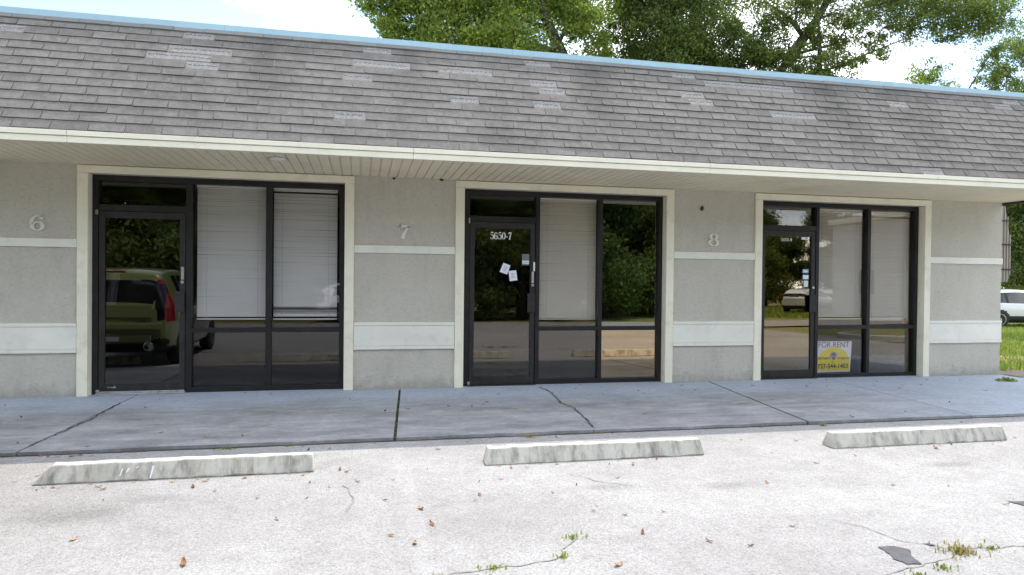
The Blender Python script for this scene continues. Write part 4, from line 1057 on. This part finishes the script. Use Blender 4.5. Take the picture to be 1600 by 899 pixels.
tree('oak_tree', 'open crowned oak with long bare limbs reaching right above the roof', [(15.6,15.6,-.06),(15.8,15.6,5),(15.9,15.5,8.9),(16.6,15.4,10.4),(17.7,15.3,11.9),(18.6,15.3,13.4)], .40,
  [(15.4, 15.2, 12.3, 0.98), (16.5, 15, 11.9, 0.85), (17.7, 15, 11.0, 0.67), (17.55, 15, 10.1, 0.73), (17.4, 15, 9.3, 1.1), (18.5, 15.3, 10.2, 0.67), (18.9, 15, 9.4, 0.73), (18.6, 15, 11.9, 0.73), (19.4, 15, 12.3, 0.92), (20.0, 15, 11.0, 0.55), (20.7, 15, 11.7, 0.61), (21.3, 15, 12.3, 0.92), (22.3, 15, 11.8, 0.73), (23.2, 15, 12.5, 0.98), (24.0, 15, 11.9, 0.61), (24.4, 15, 12.6, 0.98), (25.2, 15, 12.3, 0.92), (25.9, 15, 12.6, 0.79), (25.5, 15, 13.3, 1.1), (23.6, 15.5, 13.8, 1.34), (21.4, 15.5, 13.9, 1.46), (19.2, 15.5, 13.9, 1.46), (17.0, 15.5, 13.6, 1.46), (16.1, 15.5, 9.1, 0.85), (20.0, 15.3, 8.9, 0.55), (21, 15.4, 8.9, 0.49), (16.6, 15.6, 8.5, 0.85), (16.9, 15.2, 10.6, 0.6), (18.0, 15.4, 12.8, 0.8), (15.8,15.3,11.5,.7), (16.2,15.2,10.6,.75), (15.6,15.4,10.2,.7), (17.0,15.1,12.4,.7), (18.4,15.1,11.0,.5), (16.6,15.1,9.6,.7), (17.2,15.1,11.3,.5), (20.9,15.2,10.6,.4), (19.0, 15.2, 11.2, 0.6), (19.8, 15.4, 11.7, 0.55), (19.4, 15.2, 10.3, 0.5), (20.6, 15.2, 12.9, 0.9), (21.9, 15.2, 12.9, 0.8), (22.9, 15.2, 13.2, 0.8), (24.8, 15.2, 13.3, 0.8), (18.2, 15.3, 8.8, 0.7), (19.4, 15.3, 8.8, 0.6), (16.2, 15.2, 10.0, 0.6), (15.4, 15.3, 9.0, 0.7), (20.6, 15.3, 8.85, 0.4), (23.6, 15.2, 11.5, 0.4), (18.6, 15.1, 9.9, 0.6)], M['leaf_oak'], 1150, .115, 3, 'trees behind the building',
  extra=[([(16.0,15.5,9.3),(18.2,15,9.9),(19.8,15,10.6),(21.2,15,11.2),(22.4,15,11.7)], .06),([(17.7,15.1,9.1),(17.6,15,10.6),(17.5,15,12.4)], .11),([(16.6,15.4,10.4),(18.4,15.1,10.9),(19.3,15,12.2)], .07)])
tree('small_tree', 'small pale yellow green treetop in the gap above the roof', [(22.6,15,-.06),(22.5,15,6),(22.6,15,9.4)], .14, [(22.5,15,10.15,.6),(22.2,15,9.6,.6),(22.9,15,9.7,.5),(23.3,15,10.3,.4),(23.7,15,9.6,.35),(22.7,15,8.8,.8),(24.2,15.2,9.2,.4)], M['leaf_bright'], 900, .11, 4, 'trees behind the building')
tree('broadleaf_tree', 'mid green tree at the far right above the roof end', [(30.5,16.6,-.06),(29.6,16.2,6),(27.6,15.4,10)], .22, [(26.0,15,10.9,.6),(25.3,15,10.6,.35),(25.6,15,9.9,.6),(26.6,15,10.1,.7),(27.3,15.3,11.1,.9),(26.6,15,9.2,.8),(28.2,15.5,10,1.0),(25.0,15,9.4,.35),(28.3,15.6,12,1)], M['leaf_oak'], 1300, .115, 5, 'trees behind the building', extra=[([(24.3,15,9.0),(25.2,15,10.3),(25.7,15,10.8)], .035)])
tree('broadleaf_tree', 'leafy yellow green tree behind the white crossover by the awning', [(37.5,21,-.2),(37,20.6,3),(36,20,6)], .25, [(32.0,19,5.2,1.2),(31.2,18.4,4.4,1.0),(32.6,18.2,4.4,1.2),(32.4,18.2,2.8,1.2),(31.6,18.3,1.8,1.0),(33.4,19,5.6,1.3),(31.8,18.6,3.6,1.0),(33,18.5,3.4,1.2),(34.4,19,4,1.4),(32.2,18.3,2.0,1.0),(33.6,18.4,1.8,1.1),(35.5,19.5,2.4,1.5),(36,20,5,1.6),(31,20,6.4,1.5),(33.5,20,7.6,1.6),(31.4,18.4,1.0,.7)], M['leaf_oak'], 1900, .15, 6)
tree('broadleaf_tree', 'dark wooded tree filling the far right behind the parked crossover', [(47,29,-.2),(46,28.5,5),(44,28,9)], .3, [(37,25,3,2.2),(40,25,3,2.4),(38,25,6,2.4),(41,26,7,2.4),(36,26,6.5,2),(43,26,4,2.4)], M['leaf_deep'], 1500, .2, 8)
# trees across the lot (seen in the glass)
specs = [(-15,-20,0),(-10.5,-19,1),(-6.2,-20,2),(-2,-21.3,0),(2.4,-19.6,1),(6.6,-18.7,2),(10.6,-19.8,0),(14.6,-22.5,1),(19,-35,2),(24,-38,0),(30,-40,1),(37,-39,2),(-20,-24,1),(-8.6,-25,0),(-3.6,-25.5,1),(.8,-24.5,2),(5,-25.5,0),(9,-25,1),(13.4,-27,2),(17,-31,0),(22,-35.5,2),(27,-37.5,1),(33.5,-43,0),(28.5,-44,2),(20.5,-41,1)]
protos = []
for v, (mt, lab) in enumerate((('leaf_deep','dark rounded tree across the lot'),('leaf_olive','olive green tree across the lot'),('leaf_oak','leafy mid green tree across the lot'))):
    q = random.Random(60+v); cl = []
    for k in range(22):
        a = q.uniform(0,6.28); z = q.uniform(.6,7.8); rr = 2.3*math.sqrt(max(.15, 1-((z-3.6)/5.0)**2))*q.uniform(.5,1.05)
        cl.append((rr*math.cos(a), rr*math.sin(a)*.8, z, q.uniform(.9,1.35)))
    protos.append((cl, mt, lab))
names = ['leftmost', 'behind the green car', 'left of centre', 'facing storefront 6', 'facing storefront 7', 'right of centre facing storefront 7', 'at the right end of the near row', 'at the lot corner', 'beyond the grass left of the cars', 'beyond the grass behind the first white car', 'beyond the grass behind the second white car', 'farthest right beyond the grass', 'far left in the second row','second row left of storefront 6 axis','second row behind the left white car','second row behind the right white car','second row facing storefront 7','second row right of the storefront 7 axis','second row at the lot corner','rearmost at the corner before the grass','beyond the grass left of the first white car','beyond the grass between the two white cars','beyond the grass far behind the pale block','last row behind the second white car','last row left of both white cars']
first = {}
for i, (x, y, v) in enumerate(specs):
    lab = protos[v][2]+', '+names[i]
    if v not in first:
        r = tree('broadleaf_tree', lab, [(0,0,0),(.1,0,3),(0,.1,6.5)], .25, protos[v][0], M[protos[v][1]], 1300, .19, 30+v, 'trees across the lot'); first[v] = r
    else: r = copy_tree(first[v]); r['label'] = lab
    r.location = (x, y, gz(x,y)); r.rotation_euler = (0,0,i*1.3); s = 1+.12*math.sin(i*2.1); r.scale = (s,s,s)
# kerbed island, pale building (mirrored in the glass)
mb = MB(); ol = [(14.6+1.7*math.cos(rad(a))*(1.25 if math.cos(rad(a))>0 else 1), -7.2+1.0*math.sin(rad(a))) for a in range(0,360,15)]
mb.prism(ol, lambda p, t: (p[0], p[1], t), LZ-.05, .10)
tag(mb.build('kerb', M['stop'], None, .02), kind='structure')
mb = MB(); mb.poly([(14.6+(p[0]-14.6)*.88, -7.2+(p[1]+7.2)*.84, .105) for p in ol]); tag(mb.build('island_soil', M['ground'], fixn=False), kind='structure')
pb = empty('pale_building', (33.3,-19.3,-.1), 'pale flat roofed block across the side street mirrored in the last window', 'building')
mb = MB(); mb.box(-6,6,-7,7,0,5.2); M['pale'] = paint('pale_wall', (.5,.5,.49), .8, .08, .6); mb.build('wall', M['pale'], pb)
mb = MB(); mb.box(-6.2,6.2,-7.2,7.2,5.2,5.5); mb.build('roof', M['trim'], pb)
for yy in (-4.2, 0, 4.2):
    mb = MB(); mb.box(-6.05,-6.003,yy-.6,yy+.6,1.2,2.5); f = mb.build('window', M['carglass'], pb)
mb = MB(); mb.box(-6.05,-6.003,5.6,6.5,0,2.1); mb.build('door', M['print'], pb)
mb = MB(); mb.tube([(20,17,12.5),(26.5,16.5,13.35),(34,16,14.6),(60,14,19)], .015, 5)
tag(mb.build('utility_wire', M['ink']), 'thin dark overhead wire at the top right corner of the sky', 'wire')

# ------------------------------------------------------------------ sky, sun, camera
SUN = Vector((.26,.535,1.0)).normalized()
CLX = 3.1
w = bpy.data.worlds.new('World'); S.world = w; w.use_nodes = True; nt = w.node_tree; nt.nodes.clear()
N = lambda ty: nt.nodes.new('ShaderNode'+ty)
out = N('OutputWorld'); bg = N('Background'); sky = N('TexSky'); sky.sky_type = 'NISHITA'; sky.sun_disc = False
sky.sun_elevation = math.asin(SUN.z); sky.sun_rotation = math.atan2(SUN.x, SUN.y); sky.air_density = 1.0; sky.dust_density = 1.0; sky.ozone_density = 1.5
tc = N('TexCoord'); mp = N('Mapping'); mp.inputs['Scale'].default_value = (1,1,2.2); mp.inputs['Location'].default_value = (CLX,.1,.25)
nz = N('TexNoise'); nz.inputs['Scale'].default_value = 2.3; nz.inputs['Detail'].default_value = 9; nz.inputs['Roughness'].default_value = .58
rp_ = N('ValToRGB'); rp_.color_ramp.elements[0].position = .43; rp_.color_ramp.elements[1].position = .59
mx = N('Mix'); mx.data_type = 'RGBA'; mx.inputs[7].default_value = (12,12.3,12.8,1)
L = nt.links.new
L(tc.outputs['Generated'], mp.inputs[0]); L(mp.outputs[0], nz.inputs['Vector']); L(tc.outputs['Generated'], mp.inputs[0])
fac = nz.outputs[0]
for dvec, lo, amt in (((-.33,.885,.33), .972, .2), ((.73,.63,.28), .982, .14)):      # clear openings between the clouds
    dt = N('VectorMath'); dt.operation = 'DOT_PRODUCT'; dt.inputs[1].default_value = Vector(dvec).normalized(); L(tc.outputs['Generated'], dt.inputs[0])
    mr = N('MapRange'); mr.inputs[1].default_value = lo; mr.inputs[2].default_value = .999; mr.inputs[3].default_value = 0; mr.inputs[4].default_value = amt; L(dt.outputs['Value'], mr.inputs[0])
    sb = N('Math'); sb.operation = 'SUBTRACT'; L(fac, sb.inputs[0]); L(mr.outputs[0], sb.inputs[1]); fac = sb.outputs[0]
L(fac, rp_.inputs[0]); L(rp_.outputs[0], mx.inputs[0]); L(sky.outputs[0], mx.inputs[6]); L(mx.outputs[2], bg.inputs[0]); L(bg.outputs[0], out.inputs[0])
bg.inputs[1].default_value = .15
sl = bpy.data.lights.new('sun', 'SUN'); sl.energy = 2.2; sl.angle = rad(.53); sl.color = (1,.935,.84)
so = bpy.data.objects.new('sun', sl); COL.objects.link(so); so.rotation_euler = (-SUN).to_track_quat('-Z','Y').to_euler(); so.location = (10,20,30)

cam = bpy.data.cameras.new('camera'); cam.lens = 24.0; cam.sensor_width = 36; cam.sensor_fit = 'HORIZONTAL'; cam.clip_end = 2000; cam.clip_start = .05
co = bpy.data.objects.new('camera', cam); COL.objects.link(co)
yaw, pitch, roll = .21747552, -.01033913, .01045491
f = Vector((math.sin(yaw)*math.cos(pitch), math.cos(yaw)*math.cos(pitch), math.sin(pitch))); r = Vector((math.cos(yaw), -math.sin(yaw), 0)); u = r.cross(f)
r2 = r*math.cos(roll)+u*math.sin(roll); u2 = -r*math.sin(roll)+u*math.cos(roll)
co.matrix_world = Matrix(((r2.x,u2.x,-f.x,.09055),(r2.y,u2.y,-f.y,-8.70267),(r2.z,u2.z,-f.z,1.38223),(0,0,0,1)))
S.camera = co
S.render.engine = 'CYCLES'
S.cycles.max_bounces = 10; S.cycles.transparent_max_bounces = 16
S.view_settings.view_transform = 'Standard'; S.view_settings.look = 'None'; S.view_settings.gamma = 1; S.view_settings.use_curve_mapping = False
S.view_settings.exposure = 1.1
